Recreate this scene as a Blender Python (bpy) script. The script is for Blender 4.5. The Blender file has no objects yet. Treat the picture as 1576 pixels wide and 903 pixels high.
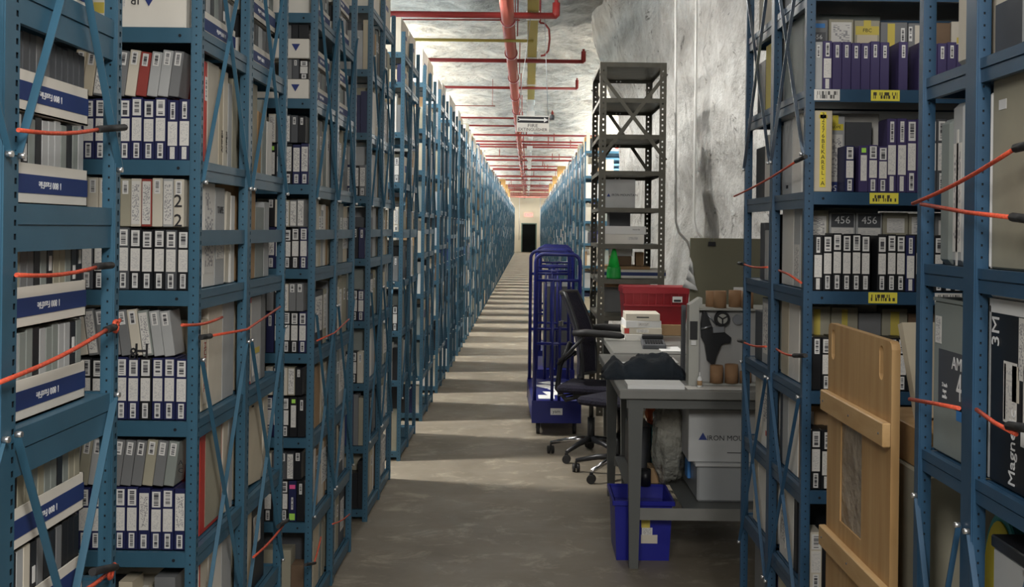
import bpy, bmesh, math, random
from math import pi, sin, cos, radians
from mathutils import Matrix, Vector, noise
R = random.Random(7)
S = bpy.context.scene
COL = S.collection

# ------------------------------------------------------------------ camera
F, VX, VY, ROLL, H = 1750.0, 812.0, 352.0, 0.0122, 1.72
cd = bpy.data.cameras.new('camera'); cam = bpy.data.objects.new('camera', cd); COL.objects.link(cam)
cd.sensor_fit = 'HORIZONTAL'; cd.sensor_width = 36; cd.lens = 36 * F / 1576
cd.shift_x = (788 - VX) / 1576; cd.shift_y = (VY - 451.5) / 1576
cam.matrix_world = Matrix.Translation((0, 0, H)) @ Matrix.Rotation(pi / 2, 4, 'X') @ Matrix.Rotation(ROLL, 4, 'Z')
cd.clip_end = 300; cd.clip_start = 0.05
S.camera = cam

def ab(px, py):
    x = (px - VX) / F; y = (VY - py) / F; c, s = cos(ROLL), sin(ROLL)
    return x * c - y * s, x * s + y * c
def PY(px, py, Y): a, b = ab(px, py); return Vector((a * Y, Y, H + b * Y))
def PX(px, py, X): a, b = ab(px, py); Y = X / a; return Vector((X, Y, H + b * Y))
def PZ(px, py, Z): a, b = ab(px, py); Y = (Z - H) / b; return Vector((a * Y, Y, Z))

# ------------------------------------------------------------------ world, exposure, big lights
w = bpy.data.worlds.new('world'); S.world = w; w.use_nodes = True
w.node_tree.nodes['Background'].inputs[0].default_value = (0.75, 0.85, 1, 1)
w.node_tree.nodes['Background'].inputs[1].default_value = 0.05
vs = S.view_settings
vs.view_transform = 'Standard'; vs.look = 'None'; vs.gamma = 1; vs.exposure = 1.1; vs.use_curve_mapping = False

def area(name, loc, sx, sy, power, col, rot=(0, 0, 0)):
    l = bpy.data.lights.new(name, 'AREA'); l.shape = 'RECTANGLE'; l.size = sx; l.size_y = sy
    l.energy = power; l.color = col
    o = bpy.data.objects.new(name, l); o.location = loc; o.rotation_euler = rot; COL.objects.link(o); return o
WARM = (1.0, 0.93, 0.82); COOLW = (0.86, 0.94, 1.0); NEUT = (1.0, 0.97, 0.92)
# unseen key and fill lights added near the camera, aimed to light row ends
area('aisle_fill', (-0.75, -0.9, 3.2), 0.5, 1.2, 36, NEUT, (radians(42), 0, radians(-22)))
area('aisle_fill', (0.75, -0.9, 3.2), 0.5, 1.2, 52, NEUT, (radians(42), 0, radians(22)))
area('aisle_fill', (0.0, 2.6, 4.2), 1.0, 0.3, 8, NEUT)
area('aisle_fill', (0.4, 7.2, 4.3), 0.9, 1.2, 9, NEUT, (0, radians(-8), 0))
area('wall_fill', (-0.3, 10.6, 4.3), 1.2, 1.6, 36, NEUT, (0, radians(-48), 0))  # added unseen light, aimed at the rock wall to brighten it evenly
# tubes over the side aisles are built with the racks (LAMPS)
LAMP_W = 110
area('end_wall_fill', (0.0, 79.5, 4.2), 1.5, 1.5, 80, WARM, (radians(35), 0, 0))  # unseen light added to lift the far end wall

# ------------------------------------------------------------------ materials
MATS = {}
def mat(name, col, rough=0.6, metal=0.0, noise_amt=0.0, nscale=20, bump=0.0, emit=None, estr=0, alpha=None, spec=0.5, col2=None, stretch=None):
    if name in MATS: return MATS[name]
    m = bpy.data.materials.new(name); m.use_nodes = True; nt = m.node_tree; b = nt.nodes['Principled BSDF']
    b.inputs['Base Color'].default_value = (*col, 1); b.inputs['Roughness'].default_value = rough
    b.inputs['Metallic'].default_value = metal; b.inputs['Specular IOR Level'].default_value = spec
    if noise_amt or col2 or bump:
        tc = nt.nodes.new('ShaderNodeTexCoord'); n = nt.nodes.new('ShaderNodeTexNoise'); n.inputs['Scale'].default_value = nscale
        n.inputs['Detail'].default_value = 5
        mp = nt.nodes.new('ShaderNodeMapping'); nt.links.new(tc.outputs['Object'], mp.inputs[0]); nt.links.new(mp.outputs[0], n.inputs['Vector'])
        if stretch: mp.inputs['Scale'].default_value = stretch
        if noise_amt or col2:
            r = nt.nodes.new('ShaderNodeValToRGB')
            c2 = col2 or tuple(c * (1 - noise_amt) for c in col)
            r.color_ramp.elements[0].position = .35; r.color_ramp.elements[1].position = .65
            r.color_ramp.elements[0].color = (*c2, 1); r.color_ramp.elements[1].color = (*col, 1)
            nt.links.new(n.outputs['Fac'], r.inputs[0]); nt.links.new(r.outputs[0], b.inputs['Base Color'])
        if bump:
            bp = nt.nodes.new('ShaderNodeBump'); bp.inputs['Strength'].default_value = bump; bp.inputs['Distance'].default_value = 0.05
            nt.links.new(n.outputs['Fac'], bp.inputs['Height']); nt.links.new(bp.outputs[0], b.inputs['Normal'])
    if emit: b.inputs['Emission Color'].default_value = (*emit, 1); b.inputs['Emission Strength'].default_value = estr
    if alpha is not None: b.inputs['Alpha'].default_value = alpha
    MATS[name] = m; return m

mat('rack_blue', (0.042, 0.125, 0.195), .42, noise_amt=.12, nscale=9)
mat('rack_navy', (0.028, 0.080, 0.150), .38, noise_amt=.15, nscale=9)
mat('hole_shade', (0.006, 0.01, 0.016), .8)  # near-black stands for the shade inside post slots and beam holes
mat('galv', (0.45, 0.47, 0.5), .35, .8)
mat('strap_glint', (0.30, 0.36, 0.44), .22, .85)  # lighter metal puts the glints into the upper right braces only
mat('strap_grey', (0.20, 0.26, 0.30), .4, .5)
mat('bolt', (0.7, 0.7, 0.7), .3, .9)
mat('rack_grey', (0.095, 0.090, 0.072), .5, .3, noise_amt=.2, nscale=8)
mat('white', (0.80, 0.775, 0.72), .7, noise_amt=.06, nscale=6)
mat('carton_white', (0.82, 0.78, 0.70), .75, noise_amt=.08, nscale=5)
mat('cream', (0.62, 0.545, 0.41), .75, noise_amt=.10, nscale=7)
mat('ivory', (0.70, 0.645, 0.54), .75, noise_amt=.10, nscale=7)
mat('khaki', (0.40, 0.375, 0.285), .75, noise_amt=.12, nscale=7)
mat('tan', (0.42, 0.27, 0.14), .8, noise_amt=.12, nscale=8)
mat('brown', (0.20, 0.13, 0.08), .8, noise_amt=.15, nscale=8)
mat('grey', (0.20, 0.205, 0.21), .6, noise_amt=.08, nscale=8)
mat('lightgrey', (0.47, 0.48, 0.48), .6, noise_amt=.08, nscale=8)
mat('greygreen', (0.28, 0.31, 0.29), .6, noise_amt=.08, nscale=8)
mat('darkgrey', (0.085, 0.09, 0.10), .5, noise_amt=.1, nscale=9)
mat('black', (0.011, 0.012, 0.015), .42)
mat('navy', (0.018, 0.022, 0.085), .42)
mat('purple', (0.055, 0.042, 0.13), .45)
mat('band_blue', (0.016, 0.040, 0.170), .6)
mat('red', (0.55, 0.045, 0.03), .5)
mat('darkred', (0.32, 0.05, 0.04), .55)
mat('orange', (0.58, 0.33, 0.11), .6)
mat('teal', (0.05, 0.35, 0.36), .5)
mat('green_label', (0.45, 0.85, 0.12), .6)
mat('pink_label', (0.95, 0.12, 0.35), .6)
mat('yellow', (0.80, 0.66, 0.06), .6)
mat('yellow_dull', (0.62, 0.50, 0.10), .7)
mat('ink', (0.02, 0.02, 0.025), .7)
mat('logo_blue', (0.02, 0.04, 0.20), .6)
mat('white_ink', (0.85, 0.85, 0.85), .6)
mat('blue_tape', (0.05, 0.22, 0.55), .6)
mat('cart_blue', (0.006, 0.012, 0.150), .32, spec=.5)
mat('bin_blue', (0.008, 0.012, 0.250), .4)
mat('bench', (0.22, 0.22, 0.205), .45, noise_amt=.15, nscale=5)
mat('bench_leg', (0.10, 0.105, 0.10), .5)
mat('rubber', (0.012, 0.012, 0.013), .6)
mat('chrome', (0.6, 0.6, 0.62), .2, 1)
mat('crate_red', (0.33, 0.010, 0.020), .5)
mat('cone', (0.02, 0.62, 0.08), .45)
mat('cone_base', (0.01, 0.34, 0.05), .5)
mat('jacket', (0.012, 0.020, 0.030), .9, noise_amt=.4, nscale=6, bump=.4)
mat('seat_cloth', (0.008, 0.007, 0.018), .95, bump=.3, nscale=80)
mat('core', (0.40, 0.23, 0.12), .8, noise_amt=.15, nscale=12)
mat('machine', (0.44, 0.44, 0.40), .5, noise_amt=.08, nscale=6)
mat('machine_plate', (0.50, 0.50, 0.49), .4, .3)
mat('olive', (0.235, 0.225, 0.155), .8, noise_amt=.05, nscale=4)
mat('ply', (0.52, 0.33, 0.15), .5, col2=(0.43, 0.25, 0.10), nscale=4, stretch=(6, 6, .6))
mat('ply_batten', (0.55, 0.36, 0.17), .5, col2=(0.46, 0.28, 0.12), nscale=5, stretch=(6, 1, 6))
mat('pipe_red', (0.30, 0.030, 0.028), .35)
mat('pipe_main', (0.46, 0.12, 0.09), .2, spec=.9)
mat('tray_yellow', (0.42, 0.33, 0.075), .6)
mat('conduit', (0.80, 0.80, 0.78), .4)
mat('end_wall', (0.72, 0.66, 0.52), .8, noise_amt=.06, nscale=1)
mat('door_dark', (0.004, 0.005, 0.005), .9, spec=.1)
mat('door_frame', (0.10, 0.16, 0.13), .5)
mat('exit_red', (0.9, 0.1, 0.08), .5, emit=(1, .04, .03), estr=3)
mat('exit_glow', (0.8, 0.3, 0.3), .5, emit=(1, .22, .18), estr=.8)
mat('bungee', (0.72, 0.10, 0.045), .6, noise_amt=.35, nscale=160)
mat('paper', (0.78, 0.78, 0.77), .8)
mat('film', (0.34, 0.28, 0.21), .25, noise_amt=.25, nscale=10, bump=.9)
mat('bag', (0.30, 0.30, 0.26), .25, alpha=.72, bump=1.0, nscale=18)
mat('clear_bin', (0.45, 0.47, 0.48), .25, alpha=.75)
mat('tube_lamp', (1, 1, 1), .5, emit=(1.0, 0.95, 0.84), estr=9)
mat('galv_housing', (0.6, 0.6, 0.58), .5)

def lined(name, base, ink, kx, kz, mx, mz, thr):
    """printed label: horizontal bars inside a margin (flat print)"""
    m = bpy.data.materials.new(name); m.use_nodes = True; nt = m.node_tree; L = nt.links; b = nt.nodes['Principled BSDF']
    b.inputs['Roughness'].default_value = .6
    tc = nt.nodes.new('ShaderNodeTexCoord'); sp = nt.nodes.new('ShaderNodeSeparateXYZ'); L.new(tc.outputs['Generated'], sp.inputs[0])
    def M(op, a, b_=None, c=None):
        n = nt.nodes.new('ShaderNodeMath'); n.operation = op
        for i, v in enumerate((a, b_, c)):
            if v is None: continue
            if isinstance(v, (int, float)): n.inputs[i].default_value = v
            else: L.new(v, n.inputs[i])
        return n.outputs[0]
    # horizontal coordinate: whichever of X/Y is not flat - use x+y centred
    h = M('MAXIMUM', M('ABSOLUTE', M('SUBTRACT', sp.outputs[0], .5)), 0)
    v = M('ABSOLUTE', M('SUBTRACT', sp.outputs[2], .5))
    wn = nt.nodes.new('ShaderNodeTexWhiteNoise'); wn.noise_dimensions = '3D'
    cb = nt.nodes.new('ShaderNodeCombineXYZ')
    L.new(M('FLOOR', M('MULTIPLY', sp.outputs[2], kz)), cb.inputs[2])
    oi = nt.nodes.new('ShaderNodeObjectInfo'); L.new(oi.outputs['Random'], cb.inputs[0])
    L.new(M('FLOOR', M('MULTIPLY', sp.outputs[0], kx)), cb.inputs[1])
    L.new(cb.outputs[0], wn.inputs['Vector'])
    mask = M('MULTIPLY', M('MULTIPLY', M('LESS_THAN', h, mx), M('LESS_THAN', v, mz)), M('GREATER_THAN', wn.outputs['Value'], thr))
    mx_ = nt.nodes.new('ShaderNodeMix'); mx_.data_type = 'RGBA'
    L.new(mask, mx_.inputs['Factor']); mx_.inputs['A'].default_value = (*base, 1); mx_.inputs['B'].default_value = (*ink, 1)
    L.new(mx_.outputs['Result'], b.inputs['Base Color']); MATS[name] = m
lined('barcode', (0.78, 0.77, 0.75), (0.07, 0.07, 0.08), 1, 44, .28, .40, .36)
lined('scribble', (0.76, 0.74, 0.70), (0.60, 0.59, 0.58), 9, 34, .38, .40, .70)
lined('typed', (0.74, 0.72, 0.68), (0.36, 0.35, 0.36), 10, 40, .40, .42, .66)
lined('barcode_yellow', (0.86, 0.76, 0.08), (0.06, 0.05, 0.03), 30, 2, .42, .30, .45)
lined('barcode_wide', (0.74, 0.72, 0.68), (0.10, 0.10, 0.10), 34, 2, .40, .34, .45)

def rock_mat(name, base, dark, stain, rough):
    m = bpy.data.materials.new(name); m.use_nodes = True; nt = m.node_tree; L = nt.links; b = nt.nodes['Principled BSDF']
    b.inputs['Roughness'].default_value = rough
    tc = nt.nodes.new('ShaderNodeTexCoord')
    def nz(s, d, ro=.6, dist=0):
        n = nt.nodes.new('ShaderNodeTexNoise'); n.inputs['Scale'].default_value = s; n.inputs['Detail'].default_value = d
        n.inputs['Roughness'].default_value = ro; n.inputs['Distortion'].default_value = dist; L.new(tc.outputs['Object'], n.inputs['Vector']); return n.outputs['Fac']
    def ramp(f, p0, p1, c0, c1):
        r = nt.nodes.new('ShaderNodeValToRGB'); r.color_ramp.elements[0].position = p0; r.color_ramp.elements[1].position = p1
        r.color_ramp.elements[0].color = (*c0, 1); r.color_ramp.elements[1].color = (*c1, 1); L.new(f, r.inputs[0]); return r.outputs[0]
    c = ramp(nz(2.6, 8, .72, .15), .36, .62, dark, base)
    st = ramp(nz(3.0, 9, .78, 1.4), .575, .64, (0, 0, 0), (1, 1, 1))
    mx = nt.nodes.new('ShaderNodeMix'); mx.data_type = 'RGBA'; L.new(st, mx.inputs['Factor']); L.new(c, mx.inputs['A']); mx.inputs['B'].default_value = (*stain, 1)
    L.new(mx.outputs['Result'], b.inputs['Base Color'])
    bp = nt.nodes.new('ShaderNodeBump'); bp.inputs['Strength'].default_value = .8; bp.inputs['Distance'].default_value = .13
    L.new(nz(4, 9, .62, .1), bp.inputs['Height']); L.new(bp.outputs[0], b.inputs['Normal'])
    MATS[name] = m
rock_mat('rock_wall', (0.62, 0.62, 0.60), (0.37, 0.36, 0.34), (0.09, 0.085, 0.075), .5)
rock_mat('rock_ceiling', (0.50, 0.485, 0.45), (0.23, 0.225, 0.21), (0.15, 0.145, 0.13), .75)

def floor_mat():
    m = bpy.data.materials.new('concrete'); m.use_nodes = True; nt = m.node_tree; L = nt.links; b = nt.nodes['Principled BSDF']
    tc = nt.nodes.new('ShaderNodeTexCoord')
    def nz(s, d, ro, dist, sc=(1, 1, 1)):
        mp = nt.nodes.new('ShaderNodeMapping'); mp.inputs['Scale'].default_value = sc; L.new(tc.outputs['Object'], mp.inputs[0])
        n = nt.nodes.new('ShaderNodeTexNoise'); n.inputs['Scale'].default_value = s; n.inputs['Detail'].default_value = d
        n.inputs['Roughness'].default_value = ro; n.inputs['Distortion'].default_value = dist; L.new(mp.outputs[0], n.inputs['Vector']); return n.outputs['Fac']
    def ramp(f, p0, p1, c0, c1):
        r = nt.nodes.new('ShaderNodeValToRGB'); r.color_ramp.elements[0].position = p0; r.color_ramp.elements[1].position = p1
        r.color_ramp.elements[0].color = (*c0, 1); r.color_ramp.elements[1].color = (*c1, 1); L.new(f, r.inputs[0]); return r.outputs[0]
    base = ramp(nz(1.3, 8, .65, .3), .3, .7, (0.150, 0.126, 0.092), (0.245, 0.212, 0.163))
    scuff = ramp(nz(3.2, 10, .75, .5, (1, 1.3, 1)), .535, .66, (0, 0, 0), (.7, .7, .7))
    mx = nt.nodes.new('ShaderNodeMix'); mx.data_type = 'RGBA'; L.new(scuff, mx.inputs['Factor']); L.new(base, mx.inputs['A']); mx.inputs['B'].default_value = (0.42, 0.37, 0.28, 1)
    L.new(mx.outputs['Result'], b.inputs['Base Color'])
    L.new(ramp(nz(2.2, 6, .6, 0), .3, .7, (.42, .42, .42), (.62, .62, .62)), b.inputs['Roughness'])
    bp = nt.nodes.new('ShaderNodeBump'); bp.inputs['Strength'].default_value = .15; bp.inputs['Distance'].default_value = .004
    L.new(nz(30, 6, .6, 0), bp.inputs['Height']); L.new(bp.outputs[0], b.inputs['Normal']); MATS['concrete'] = m
floor_mat()

# ------------------------------------------------------------------ helpers
LABELS = {}
SHORT = [(' on the ', ' on '), (', end of the ', ', '), (' from the corridor', ' from corridor'), ('in the front half', 'front half'), ('in the rear half', 'rear half'), ('the right row by the bench', 'bench-side row'), ('right row by the bench', 'bench-side row'), (' left row', ' left row'), ('of the ', 'of '), (' in the ', ' in '), (' with ', ', '), (' reel box', ' box')]
def tag(o, label=None, cat=None, group=None, kind=None):
    if label:
        for a_, b_ in SHORT:
            if len(label.split()) <= 16: break
            label = label.replace(a_, b_)
        if len(label.split()) > 16: print('LONG', label)
        o['label'] = label
        if cat: LABELS.setdefault(label, []).append(o.name)
    if cat: o['category'] = cat
    if group: o['group'] = group
    if kind: o['kind'] = kind
    return o
def link(name, data, parent=None, loc=(0, 0, 0), rot=None):
    o = bpy.data.objects.new(name, data); COL.objects.link(o)
    if parent: o.parent = parent
    o.location = loc
    if rot is not None: o.rotation_euler = rot
    return o
def empty(name, loc=(0, 0, 0), rot=None, label=None, cat=None, group=None):
    o = link(name, None, None, loc, rot); o.empty_display_size = .1; return tag(o, label, cat, group)

class MB:
    def __init__(s): s.v = []; s.f = []; s.m = []; s.smooth = []
    def quad(s, pts, mi=0, sm=False):
        b = len(s.v); s.v += [tuple(p) for p in pts]; s.f.append(tuple(range(b, b + len(pts)))); s.m.append(mi); s.smooth.append(sm)
    def box(s, x0, x1, y0, y1, z0, z1, mi=0, M=None):
        if x0 > x1: x0, x1 = x1, x0
        if y0 > y1: y0, y1 = y1, y0
        p = [Vector(q) for q in ((x0, y0, z0), (x1, y0, z0), (x1, y1, z0), (x0, y1, z0), (x0, y0, z1), (x1, y0, z1), (x1, y1, z1), (x0, y1, z1))]
        if M: p = [M @ q for q in p]
        b = len(s.v); s.v += [tuple(q) for q in p]
        for f in ((0, 3, 2, 1), (4, 5, 6, 7), (0, 1, 5, 4), (1, 2, 6, 5), (2, 3, 7, 6), (3, 0, 4, 7)):
            s.f.append(tuple(b + i for i in f)); s.m.append(mi); s.smooth.append(False)
        return s
    def bar(s, a, b, w, t, mi=0, up=(0, 0, 1)):
        a, b = Vector(a), Vector(b); d = b - a; L = d.length; d.normalize(); up = Vector(up)
        x = d.cross(up)
        if x.length < 1e-4: x = d.cross(Vector((1, 0, 0)))
        x.normalize(); y = x.cross(d)
        M = Matrix(((x.x, d.x, y.x, a.x), (x.y, d.y, y.y, a.y), (x.z, d.z, y.z, a.z), (0, 0, 0, 1)))
        return s.box(-w / 2, w / 2, 0, L, -t / 2, t / 2, mi, M)
    def tube(s, pts, r, n=8, mi=0, caps=True):
        pts = [Vector(p) for p in pts]; rs = r if isinstance(r, (list, tuple)) else [r] * len(pts)
        t0 = (pts[1] - pts[0]).normalized(); u = t0.cross(Vector((0, 0, 1)))
        if u.length < 1e-3: u = t0.cross(Vector((1, 0, 0)))
        u.normalize(); base = len(s.v)
        for i, p in enumerate(pts):
            t = (pts[min(i + 1, len(pts) - 1)] - pts[max(i - 1, 0)]).normalized()
            u = (u - t * u.dot(t)).normalized(); w_ = t.cross(u)
            for k in range(n):
                a = 2 * pi * k / n; s.v.append(tuple(p + (u * cos(a) + w_ * sin(a)) * rs[i]))
        for i in range(len(pts) - 1):
            for k in range(n):
                a = base + i * n + k; b = base + i * n + (k + 1) % n
                s.f.append((a, b, b + n, a + n)); s.m.append(mi); s.smooth.append(True)
        if caps:
            s.f.append(tuple(base + k for k in range(n))[::-1]); s.m.append(mi); s.smooth.append(False)
            e = base + (len(pts) - 1) * n; s.f.append(tuple(e + k for k in range(n))); s.m.append(mi); s.smooth.append(False)
        return s
    def prism(s, poly, y0, y1, mi=0, M=None):
        """poly in XZ, extruded along Y"""
        n = len(poly); b = len(s.v); pts = [Vector((x, y0, z)) for x, z in poly] + [Vector((x, y1, z)) for x, z in poly]
        if M: pts = [M @ p for p in pts]
        s.v += [tuple(p) for p in pts]
        s.f.append(tuple(b + i for i in range(n))); s.f.append(tuple(b + n + i for i in range(n))[::-1]); s.m += [mi, mi]; s.smooth += [False, False]
        for i in range(n):
            j = (i + 1) % n; s.f.append((b + i, b + n + i, b + n + j, b + j)); s.m.append(mi); s.smooth.append(False)
        return s
    def mesh(s, name, mats, bevel=0):
        me = bpy.data.meshes.new(name); me.from_pydata(s.v, [], s.f)
        for m in (mats if isinstance(mats, (list, tuple)) else [mats]): me.materials.append(MATS[m])
        me.polygons.foreach_set('material_index', s.m); me.polygons.foreach_set('use_smooth', s.smooth); me.update()
        if bevel:
            bm = bmesh.new(); bm.from_mesh(me)
            bmesh.ops.bevel(bm, geom=[e for e in bm.edges], offset=bevel, segments=1, affect='EDGES', profile=.5)
            bm.to_mesh(me); bm.free()
        return me
    def build(s, name, mats, parent=None, loc=(0, 0, 0), rot=None, bevel=0):
        return link(name, s.mesh(name, mats, bevel), parent, loc, rot)

CACHE = {}
def boxmesh(dx, dy, dz, m, bev=0.0015):
    """box with its origin at the bottom centre"""
    k = (round(dx, 4), round(dy, 4), round(dz, 4), m, bev)
    if k not in CACHE:
        CACHE[k] = MB().box(-dx / 2, dx / 2, -dy / 2, dy / 2, 0, dz).mesh('box_' + m, m, bev)
    return CACHE[k]
TXT = {}
def textmesh(s, size, m):
    k = (s, size, m)
    if k not in TXT:
        c = bpy.data.curves.new('text', 'FONT'); c.body = s; c.size = size; c.align_x = 'CENTER'; c.align_y = 'CENTER'; c.extrude = 0.0004; c.resolution_u = 2
        o = bpy.data.objects.new('text', c); me = bpy.data.meshes.new_from_object(o)
        bpy.data.objects.remove(o); me.materials.clear(); me.materials.append(MATS[m]); TXT[k] = me
    return TXT[k]
FACEROT = {'y-': (pi / 2, 0, 0), 'x+': (pi / 2, 0, pi / 2), 'x-': (pi / 2, 0, -pi / 2)}
def deco(parent, dims, face, kind, u, z, w=.03, h=.04, spin=0, txt=None, size=.03, name=None, th=.0012, label=None):
    """a label / lettering on a face of a box whose origin is bottom centre; u to the viewer's right, z up"""
    dx, dy, dz = dims
    if face == 'y-': n = Vector((0, -1, 0)); r = Vector((1, 0, 0)); d = dy / 2
    elif face == 'x+': n = Vector((1, 0, 0)); r = Vector((0, 1, 0)); d = dx / 2
    else: n = Vector((-1, 0, 0)); r = Vector((0, -1, 0)); d = dx / 2
    if txt:
        p = n * (d + .0014) + r * u + Vector((0, 0, z))
        o = link(name or 'lettering', textmesh(txt, size, kind), parent, p)
        o.rotation_euler = (Matrix.Rotation(FACEROT[face][2], 4, 'Z') @ Matrix.Rotation(pi / 2, 4, 'X') @ Matrix.Rotation(spin, 4, 'Z')).to_euler()
        return o
    p = n * (d + th / 2 - .0002) + r * u + Vector((0, 0, z - h / 2))
    me = boxmesh(w, th, h, kind, 0)
    o = link(name or 'paper_label', me, parent, p)
    o.rotation_euler = (0, 0, FACEROT[face][2])
    if label: o['label'] = label
    return o
def decos(o, D, face, lst):
    for dd in lst:
        if isinstance(dd[-1], dict): deco(o, D, face, *dd[:-1], **dd[-1])
        else: deco(o, D, face, *dd)
def thing_box(name, label, cat, group, m, x0, x1, y0, y1, z0, h, bev=.002, rot=None):
    dx, dy = abs(x1 - x0), abs(y1 - y0)
    o = link(name, boxmesh(dx, dy, h, m, bev), None, ((x0 + x1) / 2, (y0 + y1) / 2, z0))
    if rot: o.rotation_euler = rot
    tag(o, label, cat, group); return o, (dx, dy, h)
ORD = ['zeroth', 'first', 'second', 'third', 'fourth', 'fifth', 'sixth', 'seventh', 'eighth', 'ninth', 'tenth', 'eleventh', 'twelfth', 'thirteenth',
       'fourteenth', 'fifteenth', 'sixteenth', 'seventeenth', 'eighteenth', 'nineteenth', 'twentieth'] + ['twenty-' + q for q in
       ('first', 'second', 'third', 'fourth', 'fifth', 'sixth', 'seventh', 'eighth', 'ninth')] + ['thirtieth'] + ['thirty-' + q for q in
       ('first', 'second', 'third', 'fourth', 'fifth', 'sixth', 'seventh', 'eighth', 'ninth')] + ['fortieth'] + ['forty-' + q for q in
       ('first', 'second', 'third', 'fourth', 'fifth', 'sixth', 'seventh', 'eighth', 'ninth')]
TRI = MB().prism([(-.5, -.43), (.5, -.43), (0, .43)], -.0008, .0008)
def triangle(parent, pos, size, rotz, flip=False, m='logo_blue'):
    k = ('tri', m)
    if k not in CACHE: CACHE[k] = TRI.mesh('triangle', m)
    o = link('triangle_logo', CACHE[k], parent, pos); o.scale = (size, 1, size)
    o.rotation_euler = (Matrix.Rotation(rotz, 4, 'Z') @ Matrix.Rotation(pi if flip else 0, 4, 'Y')).to_euler(); return o

# ------------------------------------------------------------------ the setting
END_Y = 84.0
fl = MB(); fl.box(-4.6, 4.6, -5, END_Y + .3, -.1, 0); tag(fl.build('floor', 'concrete'), kind='structure')
wb = MB(); wb.box(-4.8, -4.6, -5, END_Y + .3, 0, 4.9); tag(wb.build('wall_left', 'rock_wall'), kind='structure')
wb = MB(); wb.box(-4.8, 4.8, -5.2, -5, 0, 4.9); tag(wb.build('wall_back', 'rock_wall'), kind='structure')
dl, dr = PY(803.5, 389, END_Y), PY(824.5, 345, END_Y)
wb = MB(); wb.box(-4.8, dl.x, END_Y, END_Y + .2, 0, 5); wb.box(dr.x, 4.8, END_Y, END_Y + .2, 0, 5); wb.box(dl.x, dr.x, END_Y, END_Y + .2, dr.z, 5)
tag(wb.build('wall_end', 'end_wall'), kind='structure')
d = MB(); d.box(dl.x, dr.x, END_Y + .06, END_Y + .1, 0, dr.z); do = tag(d.build('door_1', 'door_dark'), kind='structure')
d = MB(); d.box(dl.x - .08, dl.x, END_Y - .03, END_Y + .06, 0, dr.z + .08); d.box(dr.x, dr.x + .08, END_Y - .03, END_Y + .06, 0, dr.z + .08); d.box(dl.x, dr.x, END_Y - .03, END_Y + .06, dr.z, dr.z + .08)
d.build('door_frame', 'door_frame', do)

def fbm(x, y, z, o=4): return noise.fractal(Vector((x, y, z)), .9, 2.1, o)
c = MB(); nx = 46
ys = [-5 + .2 * i for i in range(176)]; ys += [30.2 + .5 * i for i in range(109)]; ys[-1] = END_Y + .2
idx = []
for j, y in enumerate(ys):
    for i in range(nx + 1):
        x = -4.8 + 9.6 * i / nx
        z = 4.62 + .22 * fbm(x * .5, y * .45, 3) + .07 * fbm(x * 1.7, y * 1.3, 9)
        c.v.append((x, y, z))
for j in range(len(ys) - 1):
    for i in range(nx):
        a = j * (nx + 1) + i; c.f.append((a, a + nx + 1, a + nx + 2, a + 1)); c.m.append(0); c.smooth.append(True)
tag(c.build('ceiling', 'rock_ceiling'), kind='structure')

# rock wall on the right: follows a path in plan, leans in towards the roof further away
path = [(4.5, -5, 0), (4.5, 5.3, 0), (2.6, 5.75, .0), (2.05, 7.5, .1), (1.9, 9.5, .15), (1.72, 11.5, .3), (1.55, 13.5, .45), (1.40, 15.5, .62), (1.32, 16.8, .7), (2.0, 17.3, .8), (4.5, 17.5, .3), (4.5, END_Y, .1)]
seg = []
for (x0, y0, l0), (x1, y1, l1) in zip(path[:-1], path[1:]):
    L = math.hypot(x1 - x0, y1 - y0); n = max(2, min(60, int(L / .13)))
    if y0 > 17.4: n = 40
    for i in range(n): t = i / n; seg.append((x0 + (x1 - x0) * t, y0 + (y1 - y0) * t, l0 + (l1 - l0) * t))
seg.append(path[-1])
# smooth the plan a little
for _ in range(3): seg = [seg[0]] + [tuple((seg[i - 1][k] + 2 * seg[i][k] + seg[i + 1][k]) / 4 for k in range(3)) for i in range(1, len(seg) - 1)] + [seg[-1]]
c = MB(); nz_ = 40
for (x, y, l) in seg:
    for k in range(nz_ + 1):
        t = k / nz_; z = 5.0 * t
        lean = l * max(0, (t - .45)) ** 1.5 * 2.2
        dsp = .16 * fbm(y * .55, z * .6, 1.5) + .05 * fbm(y * 2, z * 2, 5, 3)
        c.v.append((x - lean + dsp, y + .05 * fbm(y, z, 8), z))
for j in range(len(seg) - 1):
    for k in range(nz_):
        a = j * (nz_ + 1) + k; c.f.append((a, a + 1, a + nz_ + 2, a + nz_ + 1)); c.m.append(0); c.smooth.append(True)
tag(c.build('wall_right', 'rock_wall'), kind='structure')
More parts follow.
